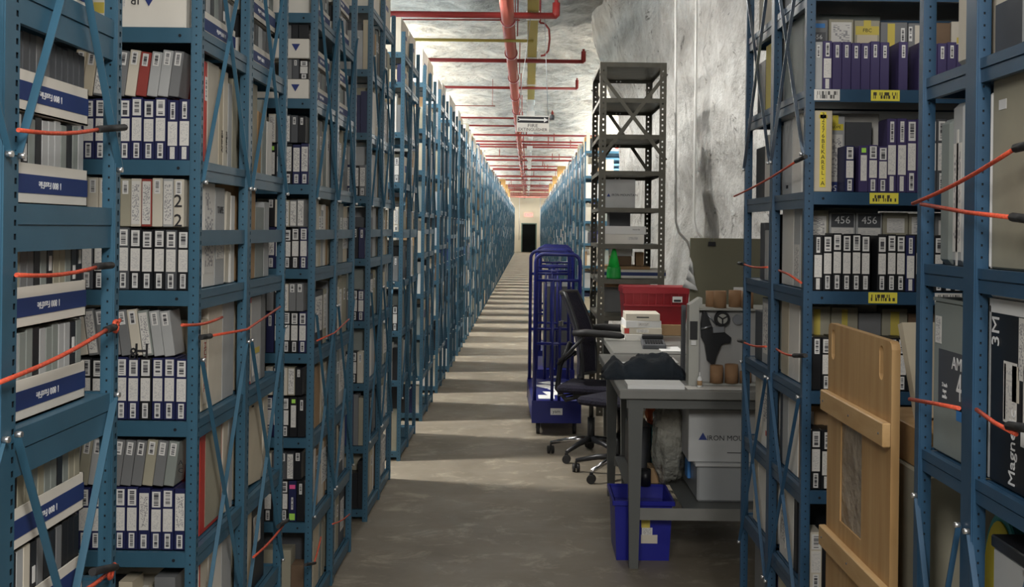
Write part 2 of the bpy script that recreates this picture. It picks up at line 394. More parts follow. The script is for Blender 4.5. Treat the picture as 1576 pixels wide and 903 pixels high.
#@@PART2
# ------------------------------------------------------------------ racks
WX, RL = 0.918, 2.2          # corridor face of the racks, length of a rack
TOPZ = 3.16
def postmesh(wx, wy, h, m, slots=True, pitch=.025, bolts=()):
    k = ('post', wx, wy, h, m, slots, pitch)
    if k in CACHE: return CACHE[k]
    b = MB(); X, Y = wx / 2, wy / 2
    if not slots: b.box(-X, X, -Y, Y, 0, h)
    else:
        b.quad([(-X, Y, 0), (-X, Y, h), (X, Y, h), (X, Y, 0)])
        b.quad([(-X, -Y, h), (X, -Y, h), (X, Y, h), (-X, Y, h)])
        # inner dark core so that the slots read as holes
        b.box(-X + .003, X - .003, -Y + .003, Y - .003, 0, h - .002, 1)
        def strip(P, lo, hi, a, c, sh, pt):
            # P(u,z) -> point ; slot between a..c
            b.quad([P(lo, 0), P(a, 0), P(a, h), P(lo, h)]); b.quad([P(c, 0), P(hi, 0), P(hi, h), P(c, h)])
            z = 0; n = int(h / pt)
            for i in range(n):
                z1 = i * pt + (pt - sh); b.quad([P(a, z), P(c, z), P(c, z1), P(a, z1)]); z = z1 + sh
            b.quad([P(a, z), P(c, z), P(c, h), P(a, h)])
        strip(lambda u, z: (X, u, z), -Y, Y, Y - .016, Y - .007, .011, pitch)
        strip(lambda u, z: (-X, -u, z), -Y, Y, Y - .016, Y - .007, .011, pitch)
        strip(lambda u, z: (u, -Y, z), -X, X, -.002, .002, .005, pitch)
        # folded rib on the corridor face
        b.box(X - .0005, X + .003, -Y + .002, -Y + .010, 0, h); b.box(-X - .003, -X + .0005, -Y + .002, -Y + .010, 0, h)
    CACHE[k] = b.mesh('post', [m, 'hole_shade']); return CACHE[k]

def rack(name, label, group, sgn, ys, levels, m, detail=2, bh=.05, ties=(), top=TOPZ, ins=0.0, brz=(2.28, .90), brh=.44, length=RL):
    """ys = front, middle, rear; the corridor face is at |X| = WX.  detail 2 = every member a part, 0 = frames joined"""
    Fy, My, Ry = ys; t = empty(name, (sgn * (WX + length / 2), My, 0), None, label, 'shelving', group)
    ox = -sgn * length / 2    # local x of the corridor face
    pw = .024
    for xx in (ox + sgn * pw / 2, -ox - sgn * pw / 2):
        for i, y in enumerate((Fy + .019, My, Ry - .019)):
            inner = xx * sgn < 0
            if not inner and i == 1: continue
            wy = .066 if i == 1 else .038
            link('post', postmesh(pw, wy, top, m, detail > 0 and inner), t, (xx, y - My, 0))
    halves = ((Fy + .038, My - .033), (My + .033, Ry - .038))
    if detail == 0:
        b = MB()
        for z in levels:
            for y0, y1 in halves: b.box(ox + sgn * (.004 + ins), ox + sgn * (.018 + ins), y0 - My, y1 - My, z - bh, z)
            b.box(-length / 2, length / 2, Fy - My + .002, Fy - My + .02, z - .042, z); b.box(-length / 2, length / 2, Ry - My - .02, Ry - My - .002, z - .042, z)
            b.box(-length / 2 + .02, length / 2 - .02, Fy - My + .02, Ry - My - .02, z - .014, z - .002)
        for zc in brz:
            for y0, y1 in halves:
                b.bar((ox - sgn * .002, y0 - My, zc - brh), (ox - sgn * .002, y1 - My, zc + brh), .003, .016, 0, (0, 1, 0)); b.bar((ox - sgn * .006, y1 - My, zc - brh), (ox - sgn * .006, y0 - My, zc + brh), .003, .016, 0, (0, 1, 0))
        k = ('rackshelves', round(Fy - My, 3), sgn, round(levels[2], 3))
        if k not in CACHE: CACHE[k] = b.mesh('beams_and_shelves', m)
        tag(link('beams_and_shelves', CACHE[k], t), kind='stuff'); return t
    for z in levels:
        for y0, y1 in halves:
            k = ('eb', round(y1 - y0, 3), bh, m)
            if k not in CACHE:
                L = (y1 - y0) / 2; CACHE[k] = MB().box(-.008, .008, -L, L, bh * .55 + .0015, bh).box(-.006, .006, -L, L, 0, bh * .55 - .0015).box(-.004, .004, -L, L, bh * .5, bh * .6).mesh('end_beam', m)
            link('end_beam', CACHE[k], t, (ox + sgn * (.012 + ins), (y0 + y1) / 2 - My, z - bh))
            link('shelf', boxmesh(length - .05, y1 - y0, .010, m, 0), t, (0, (y0 + y1) / 2 - My, z - .012))
        for y in (Fy + .012, Ry - .012):
            k = ('fb', length, m)
            if k not in CACHE:
                b = MB(); L = length / 2 - .024; b.box(-L, L, -.008, .008, 0, .042)
                for q in (-L + .035, L - .035): b.tube([(q, -.0095, .02), (q, -.007, .02)], .0045, 8, 1)
                CACHE[k] = b.mesh('front_beam', [m, 'hole_shade'])
            link('front_beam', CACHE[k], t, (0, y - My, z - .0425))
    for z in ties:
        for y0, y1 in halves: link('tie_beam', boxmesh(.014, y1 - y0, .045, m, 0), t, (ox + sgn * (.012 + ins), (y0 + y1) / 2 - My, z - .045))
    for zc in brz:
        for y0, y1 in halves:
            for s_, dx in ((1, .0035), (-1, .008)):
                k = ('brace', round(y1 - y0, 3), brh, s_, m, zc > 1.9)
                if k not in CACHE:
                    L = (y1 - y0) / 2 + .012; CACHE[k] = MB().bar((0, -L * s_, -brh), (0, L * s_, brh), .003, .012 if y1 - y0 > .5 or brh != .44 else .016, 0, (1, 0, 0)).mesh('brace', 'strap_glint' if zc > 1.9 and m == 'rack_navy' else m)
                    # rotate strap so that its width lies in the frame plane
                link('brace', CACHE[k], t, (ox - sgn * dx, (y0 + y1) / 2 - My, zc))
            k = 'boltmesh'
            if k not in CACHE: CACHE[k] = MB().tube([(-.006, 0, 0), (.006, 0, 0)], .006, 8).mesh('bolt', 'bolt')
            for yy in (y0 - .008, y1 + .008):
                for zz in (zc - brh, zc + brh): link('bolt', CACHE[k], t, (ox - sgn * .010, yy - My, zz))
    return t

LV1 = [.10, .52, .93, 1.345, 1.755, 2.17, 2.58, 2.99]
LVL = [.07, .44, .805, 1.17, 1.535, 1.90, 2.27, 2.64, 3.01]
LVB = [.20, .53, .864, 1.195, 1.526, 1.855, 2.195, 2.53, 2.86]
LVA = [.36, .79, 1.22, 1.65, 2.08, 2.51, 2.94]
def rowY(n):
    if n == 1: return (1.44, 2.015, 2.56)
    f = 3.17 + 1.731 * (n - 2); return (f, f + .575, f + 1.15)
NROW = 47
LAMPUP = {}
def levels(n):
    d = (0, .10, -.08, .05, -.13, .15, -.04)[n % 7]
    return LVL if n < 5 else [.07] + [z + d for z in LVL[1:-1]] + [3.01]
gL, gR = 'blue shelving rows along the left side', 'blue shelving rows along the right side'
def nm(n): return ORD[n] if n < 30 else None
for n in range(1, NROW + 1):
    if n > 46: continue
    ys_ = rowY(n)
    lab = 'nearest blue steel shelving row on the left, holding open cartons of cassettes' if n == 1 else (
        'blue steel shelving row, %s from the camera on the left side' % ORD[n] )
    grp = gL
    rack('shelving_unit', lab, grp, -1, ys_, LV1 if n == 1 else levels(n), 'rack_blue', 2 if n <= 5 else (1 if n <= 9 else 0), .088 if n == 1 else (.055 if n < 5 else .045), () if n == 1 or n > 6 else (1.705,), ins=0 if n < 10 else .008)
RA = (2.02, 2.36, 2.68); RB = (3.76, 4.29, 4.83)
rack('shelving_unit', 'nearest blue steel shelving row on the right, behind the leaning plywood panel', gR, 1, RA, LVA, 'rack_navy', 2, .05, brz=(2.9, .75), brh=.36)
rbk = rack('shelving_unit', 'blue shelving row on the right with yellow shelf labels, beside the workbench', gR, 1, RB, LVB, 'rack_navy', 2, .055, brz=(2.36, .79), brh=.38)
FARR = [18.6 + 1.731 * i for i in range(38)]
FARR = [f for f in FARR if f + 1.2 < 83.5]
for i, f in enumerate(FARR):
    rack('shelving_unit', 'blue shelving row, %s beyond the rock wall on the right' % ORD[i + 1] ,
         gR, 1, (f, f + .575, f + 1.15), levels(i + 6), 'rack_blue', 0, .045, ins=.008)
# shelf edge tickets on the right row
for (x, z, kind, w_, lab) in [(1.178, 2.195, 'barcode_yellow', .095, 'yellow shelf label'), (.985, 2.195, 'barcode_wide', .085, 'white shelf label'), (1.178, 1.855, 'barcode_yellow', .095, 'yellow shelf label'),
                              (1.178, 1.526, 'barcode_yellow', .095, 'yellow shelf label'), (1.395, 1.526, 'barcode_wide', .09, 'white shelf label'), (1.64, 2.195, 'barcode_yellow', .09, 'yellow shelf label'), (1.66, 1.526, 'barcode_yellow', .09, 'yellow shelf label')]:
    o = link('shelf_label', boxmesh(w_, .0016, .036, kind, 0), rbk, (x - (WX + RL / 2), RB[0] + .002 - RB[1], z - .038)); o['label'] = lab

# lamps over the side aisles: tube fixtures hung above the gaps
def lamp(sgn, y, n, on=True, power=LAMP_W):
    x0, x1 = 1.85, 3.1
    side = 'left' if sgn < 0 else 'right'
    lab = 'bare tube light over the %s side aisle on the %s' % (ORD[n], side) 
    t = empty('tube_light', (sgn * (x0 + x1) / 2, y, 3.72), None, lab, 'light', 'tube lights over the side aisles')
    b = MB(); b.box(-.62, .62, -.06, .06, 0, .05); b.box(-.62, -.60, -.03, .03, -.05, 0); b.box(.60, .62, -.03, .03, -.05, 0)
    if 'lamph' not in CACHE:
        CACHE['lamph'] = b.mesh('housing', 'galv_housing'); CACHE['lampt'] = MB().tube([(-.6, 0, -.03), (.6, 0, -.03)], .016, 8).mesh('tube', 'tube_lamp')
        CACHE['lampr'] = MB().tube([(-.5, 0, .05), (-.5, 0, 1.10)], .006, 6).tube([(.5, 0, .05), (.5, 0, 1.10)], .006, 6).mesh('hanger', 'galv')
        l = bpy.data.lights.new('aisle_tube', 'AREA'); l.shape = 'RECTANGLE'; l.size = 1.2; l.size_y = .05; l.energy = power; l.color = (1, .97, .91); CACHE['lampl'] = l
        l = bpy.data.lights.new('roof_uplight', 'AREA'); l.shape = 'RECTANGLE'; l.size = 1.2; l.size_y = .10; l.energy = power * .24; l.color = (1, .84, .62); CACHE['lampu'] = l  # separate warm light added above far housings to brighten the roof
    link('housing', CACHE['lamph'], t); link('hanger', CACHE['lampr'], t)
    if on:
        link('tube', CACHE['lampt'], t)
        link('aisle_tube', CACHE['lampl'], t, (0, 0, -.055))
        if y > 15.5: link('roof_uplight', CACHE['lampu'], t, (0, 0, .06), (pi, 0, 0))
for n in range(3, 46):
    y = rowY(n + 1)[0] - .29
    if n == 3: continue
    lamp(-1, y, n)
for i, f in enumerate(FARR[:-1]): lamp(1, f - .29, i + 1)

# ------------------------------------------------------------------ tape cases on the shelf faces
gT = 'tape cases standing on the shelf faces'
GEN = {}
def tape(x, y, z, w_, h, d_, m, style, label, lean=0.0):
    o = link('tape_case', boxmesh(w_, d_, h, m, .0018), None, (x, y + d_ / 2, z))
    if lean: o.location.z += abs(sin(lean)) * w_ / 2; o.rotation_euler = (0, lean, 0)
    tag(o, label, 'tape case', gT); D = (w_, d_, h); lw = w_ * .80
    if style == 'three':
        deco(o, D, 'y-', 'barcode', 0, h * .84, lw * .9, h * .26); deco(o, D, 'y-', 'scribble', 0, h * .49, lw, h * .37); deco(o, D, 'y-', 'barcode', 0, h * .15, lw * .6, h * .24)
    elif style == 'top': deco(o, D, 'y-', 'barcode', 0, h * .80, lw * .45, h * .26)
    elif style == 'bottom': deco(o, D, 'y-', 'typed', 0, h * .62, lw, h * .60); deco(o, D, 'y-', 'barcode', 0, h * .14, lw * .62, h * .22)
    elif style == 'tall': deco(o, D, 'y-', 'barcode', 0, h * .82, lw * .5, h * .28); deco(o, D, 'y-', 'scribble', 0, h * .44, lw, h * .40); deco(o, D, 'y-', 'scribble', 0, h * .12, lw * .5, h * .20)
    elif style == 'green': deco(o, D, 'y-', 'green_label', 0, h * .9, lw * .6, h * .10); deco(o, D, 'y-', 'scribble', 0, h * .52, lw * .8, h * .55)
    elif style == 'high': deco(o, D, 'y-', 'barcode', 0, h * .82, lw * .7, h * .28)
    elif style == 'hand': deco(o, D, 'y-', 'typed', 0, h * .5, lw, h * .9)
    elif style == 'pink':
        deco(o, D, 'y-', 'pink_label', 0, h * .86, lw * .9, h * .10, label='pink sticker'); deco(o, D, 'y-', 'barcode', 0, h * .45, lw * .3, h * .3); deco(o, D, 'y-', 'green_label', 0, h * .12, lw * .9, h * .16, label='lime green sticker')
    return o
COLN = dict(navy='navy', black='black', grey='grey', lightgrey='light grey', ivory='ivory', cream='cream', darkred='dark red', purple='purple', darkgrey='dark grey', greygreen='grey-green', khaki='khaki', tan='tan', white='white', red='red', brown='brown')
def row(rackname, sgn, y, z, lv, layer, xs, spec, h, d_=.10, jitter=.004, lean=0):
    """spec: list of (material, style); placed from the corridor side outwards"""
    x = xs
    for i, (m, st, w_) in enumerate(spec):
        if m is None: x += w_; continue
        lab = '%s %s, %s from corridor, %s on the %s shelf, %s' % (COLN[m], 'tape case', ORD[i + 1], layer, ORD[lv], rackname)
        hh = h + R.uniform(-jitter, jitter)
        # stays on the shelf; pitch is the slanted width
        p = w_ / cos(lean) + .0012
        tape(sgn * (x + p / 2 + (abs(sin(lean)) * hh * .0)), y + R.uniform(0, .004), z + .0005, w_, hh, d_, m, st, lab, lean * 1.0)
        x += p
    return x
def pick(opts): return R.choice(opts)

F2, M2, R2 = rowY(2)
N = 15
for lv, lo, up in ((6, 'navy', 'a'), (5, 'navy', 'b'), (4, 'navy', 'c'), (3, 'navy', 'd')):
    z = LVL[lv - 1]
    low = []
    for i in range(11):
        m = pick(['navy', 'navy', 'black', 'navy']); st = 'three'
        if lv == 5: m = pick(['black', 'darkgrey', 'black'])
        if lv == 6 and i in (0, 1): st = 'tall'; m = 'navy'
        if lv == 3 and i % 3 == 0: st = 'bottom'
        low.append((m, st, .0325))
    row('second left row', -1, F2 + .022, z, lv, 'lower layer', WX + .032, low, .172)
    upx = []
    for i in range(10):
        m = pick({'a': ['ivory', 'cream', 'grey', 'ivory', 'lightgrey'], 'b': ['ivory', 'khaki', 'lightgrey', 'ivory', 'ivory'], 'c': ['ivory', 'lightgrey', 'grey', 'greygreen'], 'd': ['khaki', 'grey', 'lightgrey', 'greygreen']}[up])
        if up == 'a' and i == 3: m = 'darkred'
        if up == 'b' and i == 3: m = 'darkred'
        upx.append((m, pick(['high', 'high', 'hand', 'high']), .029))
    lean = {'a': radians(-7), 'b': 0, 'c': radians(8), 'd': radians(-7)}[up]
    row('second left row', -1, F2 + .024, z + .1775, lv, 'upper layer', WX + .048 + (.0 if lean == 0 else .02), upx, .128 if lean else .138, .095, .004, -lean)
# handwriting on a few of the upper cases
def ink_at(txt, px, py, Y, size, spin=0, m='ink', parent=None):
    p = PY(px, py, Y); o = link('handwriting', textmesh(txt, size, m), None, p)
    o.rotation_euler = (Matrix.Rotation(pi / 2, 4, 'X') @ Matrix.Rotation(spin, 4, 'Z')).to_euler()
    if parent: o.parent = parent; o.matrix_parent_inverse = Matrix.Translation(parent.location).inverted() if not any(parent.rotation_euler) else parent.matrix_basis.inverted()
    return o
def nearest(px, py, Y, pref='tape_case'):
    p = PY(px, py, Y); best = None
    for o in COL.objects:
        if o.name.startswith(pref) and o.parent is None:
            q = o.location; dd = abs(q.x - p.x) * 2 + abs(q.z + .08 - p.z) + abs(q.y - Y) * 2
            if best is None or dd < best[0]: best = (dd, o)
    return best[1]
for (t_, px, py, s_) in (('2', 274, 310, .05), ('2', 274, 340, .05), ('&', 206, 545, .05), ('H', 218, 541, .06), ('A', 278, 712, .02), ('C', 278, 724, .02)):
    o = nearest(px, py, F2 + .03); ink_at(t_, px, py, F2 + .0205, s_, 0, 'ink', o)

F3, M3, R3 = rowY(3)
for lv in (6, 5, 4, 3, 2):
    z = LVL[lv - 1]
    row('third left row', -1, F3 + .022, z, lv, 'lower layer', WX + .034, [(pick(['black', 'navy', 'black', 'darkgrey']), pick(['three', 'green', 'three', 'bottom', 'top']) if not (lv == 2 and i == 1) else 'pink', .034) for i in range(7)], .175)
    row('third left row', -1, F3 + .024, z + .180, lv, 'upper layer', WX + .050, [(pick(['grey', 'black', 'ivory', 'darkgrey', 'khaki']), pick(['high', 'hand', 'top']), .031) for i in range(5)], .120, .095, .004)
for rn in (4, 5):
    Fy = rowY(rn)[0]
    for lv in (6, 5, 4, 3):
        z = levels(rn)[lv - 1]
        row('%s left row' % ORD[rn], -1, Fy + .022, z, lv, 'lower layer', WX + .034, [(pick(['black', 'navy', 'grey', 'ivory']), pick(['three', 'top', 'bottom']), .036) for i in range(3)], .18)

# right row faces: purple and black tape cases in front, larger reel boxes standing behind
def backrow(z, lv, specs, y=RB[0] + .15):
    x = WX + .034
    for i, (m, w_, h_, dec) in enumerate(specs):
        if m:
            o, D = thing_box('reel_box', '%s reel box, %s from the corridor in the back, %s shelf of the right row with yellow labels' % (COLN[m], ORD[i + 1], ORD[lv]), 'box', 'reel boxes behind the tape cases', m, x + .001, x + w_ - .002, y, y + .05, z + .0005, h_)
            decos(o, D, 'y-', dec)
        x += w_
Y_ = RB[0] + .022
P3 = lambda n, m='black', w_=.0305, st='three': [(m, st, w_)] * n
# shelf 7 (Z 2.195)
row('right row', 1, Y_, 2.195, 7, 'front', WX + .028, [('lightgrey', 'top', .028), ('purple', 'tall', .031)] + P3(6, 'purple', .0305, 'top') + [(None, '', .030), ('purple', 'top', .031), (None, '', .034)] + P3(8, 'purple', .0305, 'top') + P3(4, 'navy', .0305, 'top'), .160, .105)
backrow(2.195, 7, [('grey', .075, .255, [('blue_tape', 0, .235, .05, .015), ('darkgrey', 0, .19, .055, .045), ('white_ink', 0, .195, .01, .01, dict(txt='456', size=.022))]), ('khaki', .088, .258, [('typed', 0, .19, .07, .115)]), ('khaki', .09, .255, [('yellow_dull', 0, .22, .08, .03), ('cream', 0, .17, .07, .07), ('ink', 0, .22, .01, .01, dict(txt='FBC', size=.018)), ('yellow_dull', 0, .245, .025, .02)]),
                     ('grey', .095, .250, [('yellow_dull', -.01, .19, .025, .11), ('barcode', .03, .205, .013, .05)]), ('grey', .088, .248, [('ivory', .01, .19, .06, .10), ('barcode', -.035, .21, .012, .05), ('ink', .01, .20, .01, .01, dict(txt='Mix', size=.02))]), ('brown', .06, .25, []), ('ivory', .10, .255, [('yellow_dull', 0, .22, .022, .06), ('yellow_dull', 0, .19, .06, .02), ('typed', 0, .15, .07, .05)]), ('cream', .08, .25, []), ('grey', .09, .26, [])])
# shelf 6 (1.855)
row('right row', 1, Y_ - .004, 1.855, 6, 'front', WX + .135, [('navy', 'three', .030), (None, '', .014), ('purple', 'green', .031), ('purple', 'three', .031), ('purple', 'three', .031), (None, '', .012)], .155, .100)
row('right row', 1, Y_, 1.855, 6, 'right front', WX + .275, [('purple', 'tall', .032), ('purple', 'tall', .032), ('purple', 'three', .032), ('purple', 'three', .032), ('darkgrey', 'three', .032), ('darkgrey', 'three', .030), ('purple', 'top', .030), ('purple', 'top', .03), ('navy', 'three', .03), ('ivory', 'top', .03), ('navy', 'top', .03)], .245, .10, .002)
for i, (m, w_, h_, dec) in enumerate([('cream', .062, .270, [('yellow', 0, .14, .020, .25), ('yellow_dull', 0, .25, .028, .012)]), ('lightgrey', .066, .262, [('yellow', 0, .225, .055, .022), ('typed', 0, .12, .05, .16), ('logo_blue', 0, .02, .06, .035), ('white_ink', 0, .018, .01, .01, dict(txt='456', size=.028, spin=pi)), ('yellow', 0, .25, .02, .03)])]):
    x = WX + .03 + .068 * i
    o, D = thing_box('reel_box', '%s with yellow tape, on the sixth shelf of the right row' % ['cream box with a long handwritten yellow strip', 'pale box with an upside-down blue number label'][i], 'box', 'reel boxes behind the tape cases', m, x, x + w_, Y_ + .108 * i + .001, Y_ + .108 * i + .07, 1.8555, h_)
    decos(o, D, 'y-', dec)
    if i == 0:
        for j, ch in enumerate('32276BEKAREL-A'): deco(o, D, 'y-', 'ink', 0, .255 - .0175 * j, txt=ch, size=.020)
    else: deco(o, D, 'y-', 'ink', 0, .225, txt='SLOPE', size=.013)
o, D = thing_box('reel_box', 'dark reel box wrapped in clear film behind the short tapes on the sixth shelf', 'box', 'reel boxes behind the tape cases', 'darkgrey', WX + .170, WX + .262, RB[0] + .15, RB[0] + .2, 1.8555, .245)
# shelf 5 (1.526)
row('right row', 1, Y_, 1.526, 5, 'front', WX + .034, [('black', 'tall', .031)] + P3(5) + [(None, '', .022)] + P3(3) + [('navy', 'tall', .03)] + P3(1) + [('black', 'tall', .03)] + P3(11), .188, .105)
n456 = lambda: [('darkgrey', 0, .235, .078, .045), ('white_ink', 0, .236, .01, .01, dict(txt='456', size=.036)), ('scribble', 0, .185, .076, .05)]
backrow(1.526, 5, [('khaki', .085, .270, [('typed', 0, .20, .065, .10)]), ('lightgrey', .092, .262, n456()), ('lightgrey', .092, .262, n456()), ('khaki', .09, .265, [('scribble', 0, .22, .06, .05)]), ('khaki', .09, .262, [('typed', 0, .22, .07, .06)]), ('grey', .085, .265, [('scribble', 0, .21, .06, .06)]), ('khaki', .07, .26, [('yellow_dull', 0, .2, .02, .1)]), ('ivory', .09, .25, []), ('grey', .09, .25, [])])
# shelf 4 (1.195)
row('right row', 1, Y_, 1.195, 4, 'front', WX + .034, [('black', 'high', .03), ('black', 'three', .03), ('black', 'three', .03)] + P3(18), .175, .105)
backrow(1.195, 4, [('khaki', .095, .270, [('yellow_dull', 0, .21, .022, .10)]), ('khaki', .095, .268, [('yellow_dull', 0, .21, .02, .10)]), ('grey', .08, .25, []), ('khaki', .09, .265, [('yellow_dull', 0, .21, .03, .09)]), ('brown', .10, .25, []), ('grey', .09, .24, [('yellow_dull', 0, .2, .02, .08)]), ('tan', .1, .25, [])])
row('right row', 1, Y_, .864, 3, 'front', WX + .034, [('black', 'three', .033), ('black', 'tall', .034)] + P3(4), .20, .105, lean=0)
backrow(.864, 3, [('tan', .10, .26, [('scribble', -.02, .2, .02, .08)]), ('grey', .08, .25, []), ('brown', .1, .25, [])])
row('right row', 1, Y_, .53, 2, 'front', WX + .034, [('ivory', 'three', .04), ('black', 'top', .034), ('grey', 'three', .034)] + P3(3), .19, .105)

# ------------------------------------------------------------------ boxes standing at the row ends
gE = 'boxes and binders standing at the row ends'
def end_item(rackname, sgn, lv, z, y, w_, h, m, desc, decs=(), depth=.27, pos='', tilt=0, name='reel_box', inset=.034, album=None):
    cx = sgn * (WX + inset + depth / 2)
    if z >= 2.9: where = 'on top'
    lab = '%s, %s, %s shelf, end of the %s' % (desc, pos, ORD[lv], rackname)
    o = link(name, boxmesh(depth, w_ - .003, h, m, .002), None, (cx, y + w_ / 2, z + .0005))
    if tilt: o.rotation_euler = (tilt, 0, 0); o.location.z += abs(sin(tilt)) * w_ / 2
    tag(o, lab, 'box' if name != 'binder' else 'binder', gE)
    face = 'x+' if sgn < 0 else 'x-'; D = (depth, w_ - .003, h)
    decos(o, D, face, decs)
    if album: deco(o, D, face, album, w_ * .09, h * .46, w_ * .72, h * .84, name='cover')
    return o
def end_run(rackname, sgn, lv, z, y0, y1, specs, side):
    y = y0
    for i, sp in enumerate(specs):
        w_, h, m, desc = sp[:4]; kw = sp[4] if len(sp) > 4 else {}
        if y + w_ > y1 + .002: w_ = y1 - y
        if w_ < .015: break
        t = kw.get('tilt', 0)
        if t: y += abs(sin(t)) * h * (1 if t > 0 else 0)
        end_item(rackname, sgn, lv, z, y, w_, h, m, desc, pos='%s %s' % (ORD[i + 1], side), **kw)
        y += w_ + .001 + (abs(sin(t)) * h if t < 0 else 0)
H_ = pi / 2
TXv = lambda s, size, u, z, spin=H_: ('ink', u, z, .01, .01, dict(txt=s, size=size, spin=spin))
BC = lambda u, z, w_=.03, h_=.05: ('barcode', u, z, w_, h_)
a2, b2, c2, d2 = F2 + .162, M2 - .04, M2 + .04, R2 - .045
rn = 'second left row'
FR, RE = 'in the front half', 'in the rear half'
end_run(rn, -1, 6, 1.90, a2, b2, [(.032, .30, 'red', 'thin red box with white label', dict(decs=[BC(0, .22, .02, .07)])), (.125, .305, 'ivory', 'wide ivory reel box'), (.05, .30, 'cream', 'cream reel box with vertical print', dict(decs=[TXv('AMPEX', .022, .012, .08)])), (.055, .30, 'ivory', 'ivory reel box with vertical print', dict(decs=[TXv('AMPEX', .022, .012, .08)])), (.05, .27, 'lightgrey', 'pale grey reel box'), (.08, .29, 'khaki', 'khaki reel box')], FR)
end_run(rn, -1, 6, 1.90, c2, d2, [(.20, .31, 'khaki', 'broad khaki carton'), (.06, .22, 'tan', 'thin tan folder', dict(tilt=-.06)), (.07, .27, 'greygreen', 'grey-green box'), (.09, .2, 'white', 'white box')], RE)
end_run(rn, -1, 5, 1.535, a2, b2, [(.13, .31, 'white', 'white box with typed sheet', dict(decs=[('typed', 0, .17, .10, .26)])), (.11, .30, 'lightgrey', 'pale box with dark bold print', dict(decs=[('ink', 0, .23, .01, .01, dict(txt='TAPE', size=.03)), ('typed', 0, .12, .08, .08)])), (.05, .29, 'ivory', 'thin ivory box', dict(tilt=-.08)), (.05, .28, 'white', 'thin white box')], FR)
end_run(rn, -1, 5, 1.535, c2, d2, [(.19, .32, 'tan', 'brown cardboard carton'), (.13, .25, 'greygreen', 'grey-green flat case'), (.08, .27, 'lightgrey', 'pale grey box')], RE)
end_run(rn, -1, 4, 1.17, a2, b2, [(.07, .27, 'cream', 'cream box with red handwriting', dict(decs=[('ivory', 0, .13, .04, .22), ('darkred', 0, .13, .01, .01, dict(txt='MUSIC REEL', size=.028, spin=-H_))])), (.16, .315, 'ivory', 'big ivory reel box'), (.14, .32, 'lightgrey', 'pale grey flat box')], FR)
end_run(rn, -1, 4, 1.17, c2, d2, [(.05, .30, 'cream', 'thin cream box with white cap'), (.10, .32, 'red', 'bright red binder around a cream file', dict(name='binder', album='ivory')), (.14, .30, 'lightgrey', 'grey box with a yellow stripe', dict(decs=[('yellow_dull', 0, .11, .10, .02), ('scribble', 0, .06, .10, .07)])), (.07, .31, 'grey', 'grey box')], RE)
end_run(rn, -1, 3, .805, a2, b2, [(.24, .33, 'red', 'large red album with a tan cover', dict(name='binder', album='khaki')), (.06, .33, 'ivory', 'slim ivory folder', dict(tilt=-.05)), (.09, .32, 'lightgrey', 'pale grey folder'), (.05, .30, 'white', 'slim white folder')], FR)
end_run(rn, -1, 3, .805, c2, d2, [(.10, .31, 'cream', 'cream reel box'), (.22, .31, 'cream', 'wide cream reel box with torn flap', dict(tilt=-.09, decs=[('ink', -.05, .27, .03, .006)])), (.07, .30, 'ivory', 'ivory reel box')], RE)
end_run(rn, -1, 2, .44, a2, b2, [(.10, .29, 'ivory', 'ivory box with a red edge', dict(decs=[('red', -.04, .145, .008, .28)])), (.15, .31, 'white', 'wide white box'), (.12, .30, 'lightgrey', 'pale grey box')], FR)
end_run(rn, -1, 2, .44, c2, d2, [(.06, .32, 'khaki', 'khaki folder'), (.07, .31, 'tan', 'orange-brown folder'), (.06, .31, 'cream', 'cream box'), (.19, .30, 'black', 'black case with a white label', dict(decs=[('scribble', -.02, .2, .10, .10)]))], RE)
end_run(rn, -1, 1, .07, a2, b2, [(.2, .3, 'ivory', 'ivory carton'), (.15, .28, 'tan', 'tan carton')], FR)

PAL = ['ivory', 'cream', 'white', 'lightgrey', 'grey', 'khaki', 'tan', 'greygreen', 'darkgrey', 'black', 'ivory', 'lightgrey', 'khaki']
def rand_run(rackname, sgn, lv, z, y0, y1, side, hmax=.32, extra=()):
    y = y0; sp = []
    while y < y1 - .03 and len(sp) < 7:
        m = pick(PAL + list(extra)); w_ = pick([.03, .05, .06, .09, .14, .22])
        decs = []
        r = R.random()
        if w_ > .04 and r < .35: decs = [BC(0, .2, min(.04, w_ * .6), .06)]
        elif w_ > .08 and r < .7: decs = [('typed', 0, .15, w_ * .75, .16)]
        kind = {.03: 'slim %s folder', .05: 'thin %s reel box', .06: 'thin %s box', .09: '%s reel box', .14: 'wide %s reel box', .22: 'broad %s carton'}[w_] % COLN[m]
        if decs: kind += ' with paper label'
        sp.append((w_, R.uniform(.24, hmax), m, kind, dict(decs=decs, tilt=-.05 if (R.random() < .2 and w_ < .1) else 0))); y += w_ + .001 + (.016 if sp[-1][4]['tilt'] else 0)
    end_run(rackname, sgn, lv, z, y0, y1, sp, side)
for n_ in (3, 4):
    Fy, My, Ry = rowY(n_)
    for lv in (9, 6, 5, 4, 3, 2, 1) if n_ == 3 else (8, 7, 6, 5, 4, 3, 2, 1):
        z = LVL[lv - 1]
        if lv == 9: continue
        rand_run('%s left row' % ORD[n_], -1, lv, z, Fy + .135, My - .04, FR); rand_run('%s left row' % ORD[n_], -1, lv, z, My + .04, Ry - .045, RE)
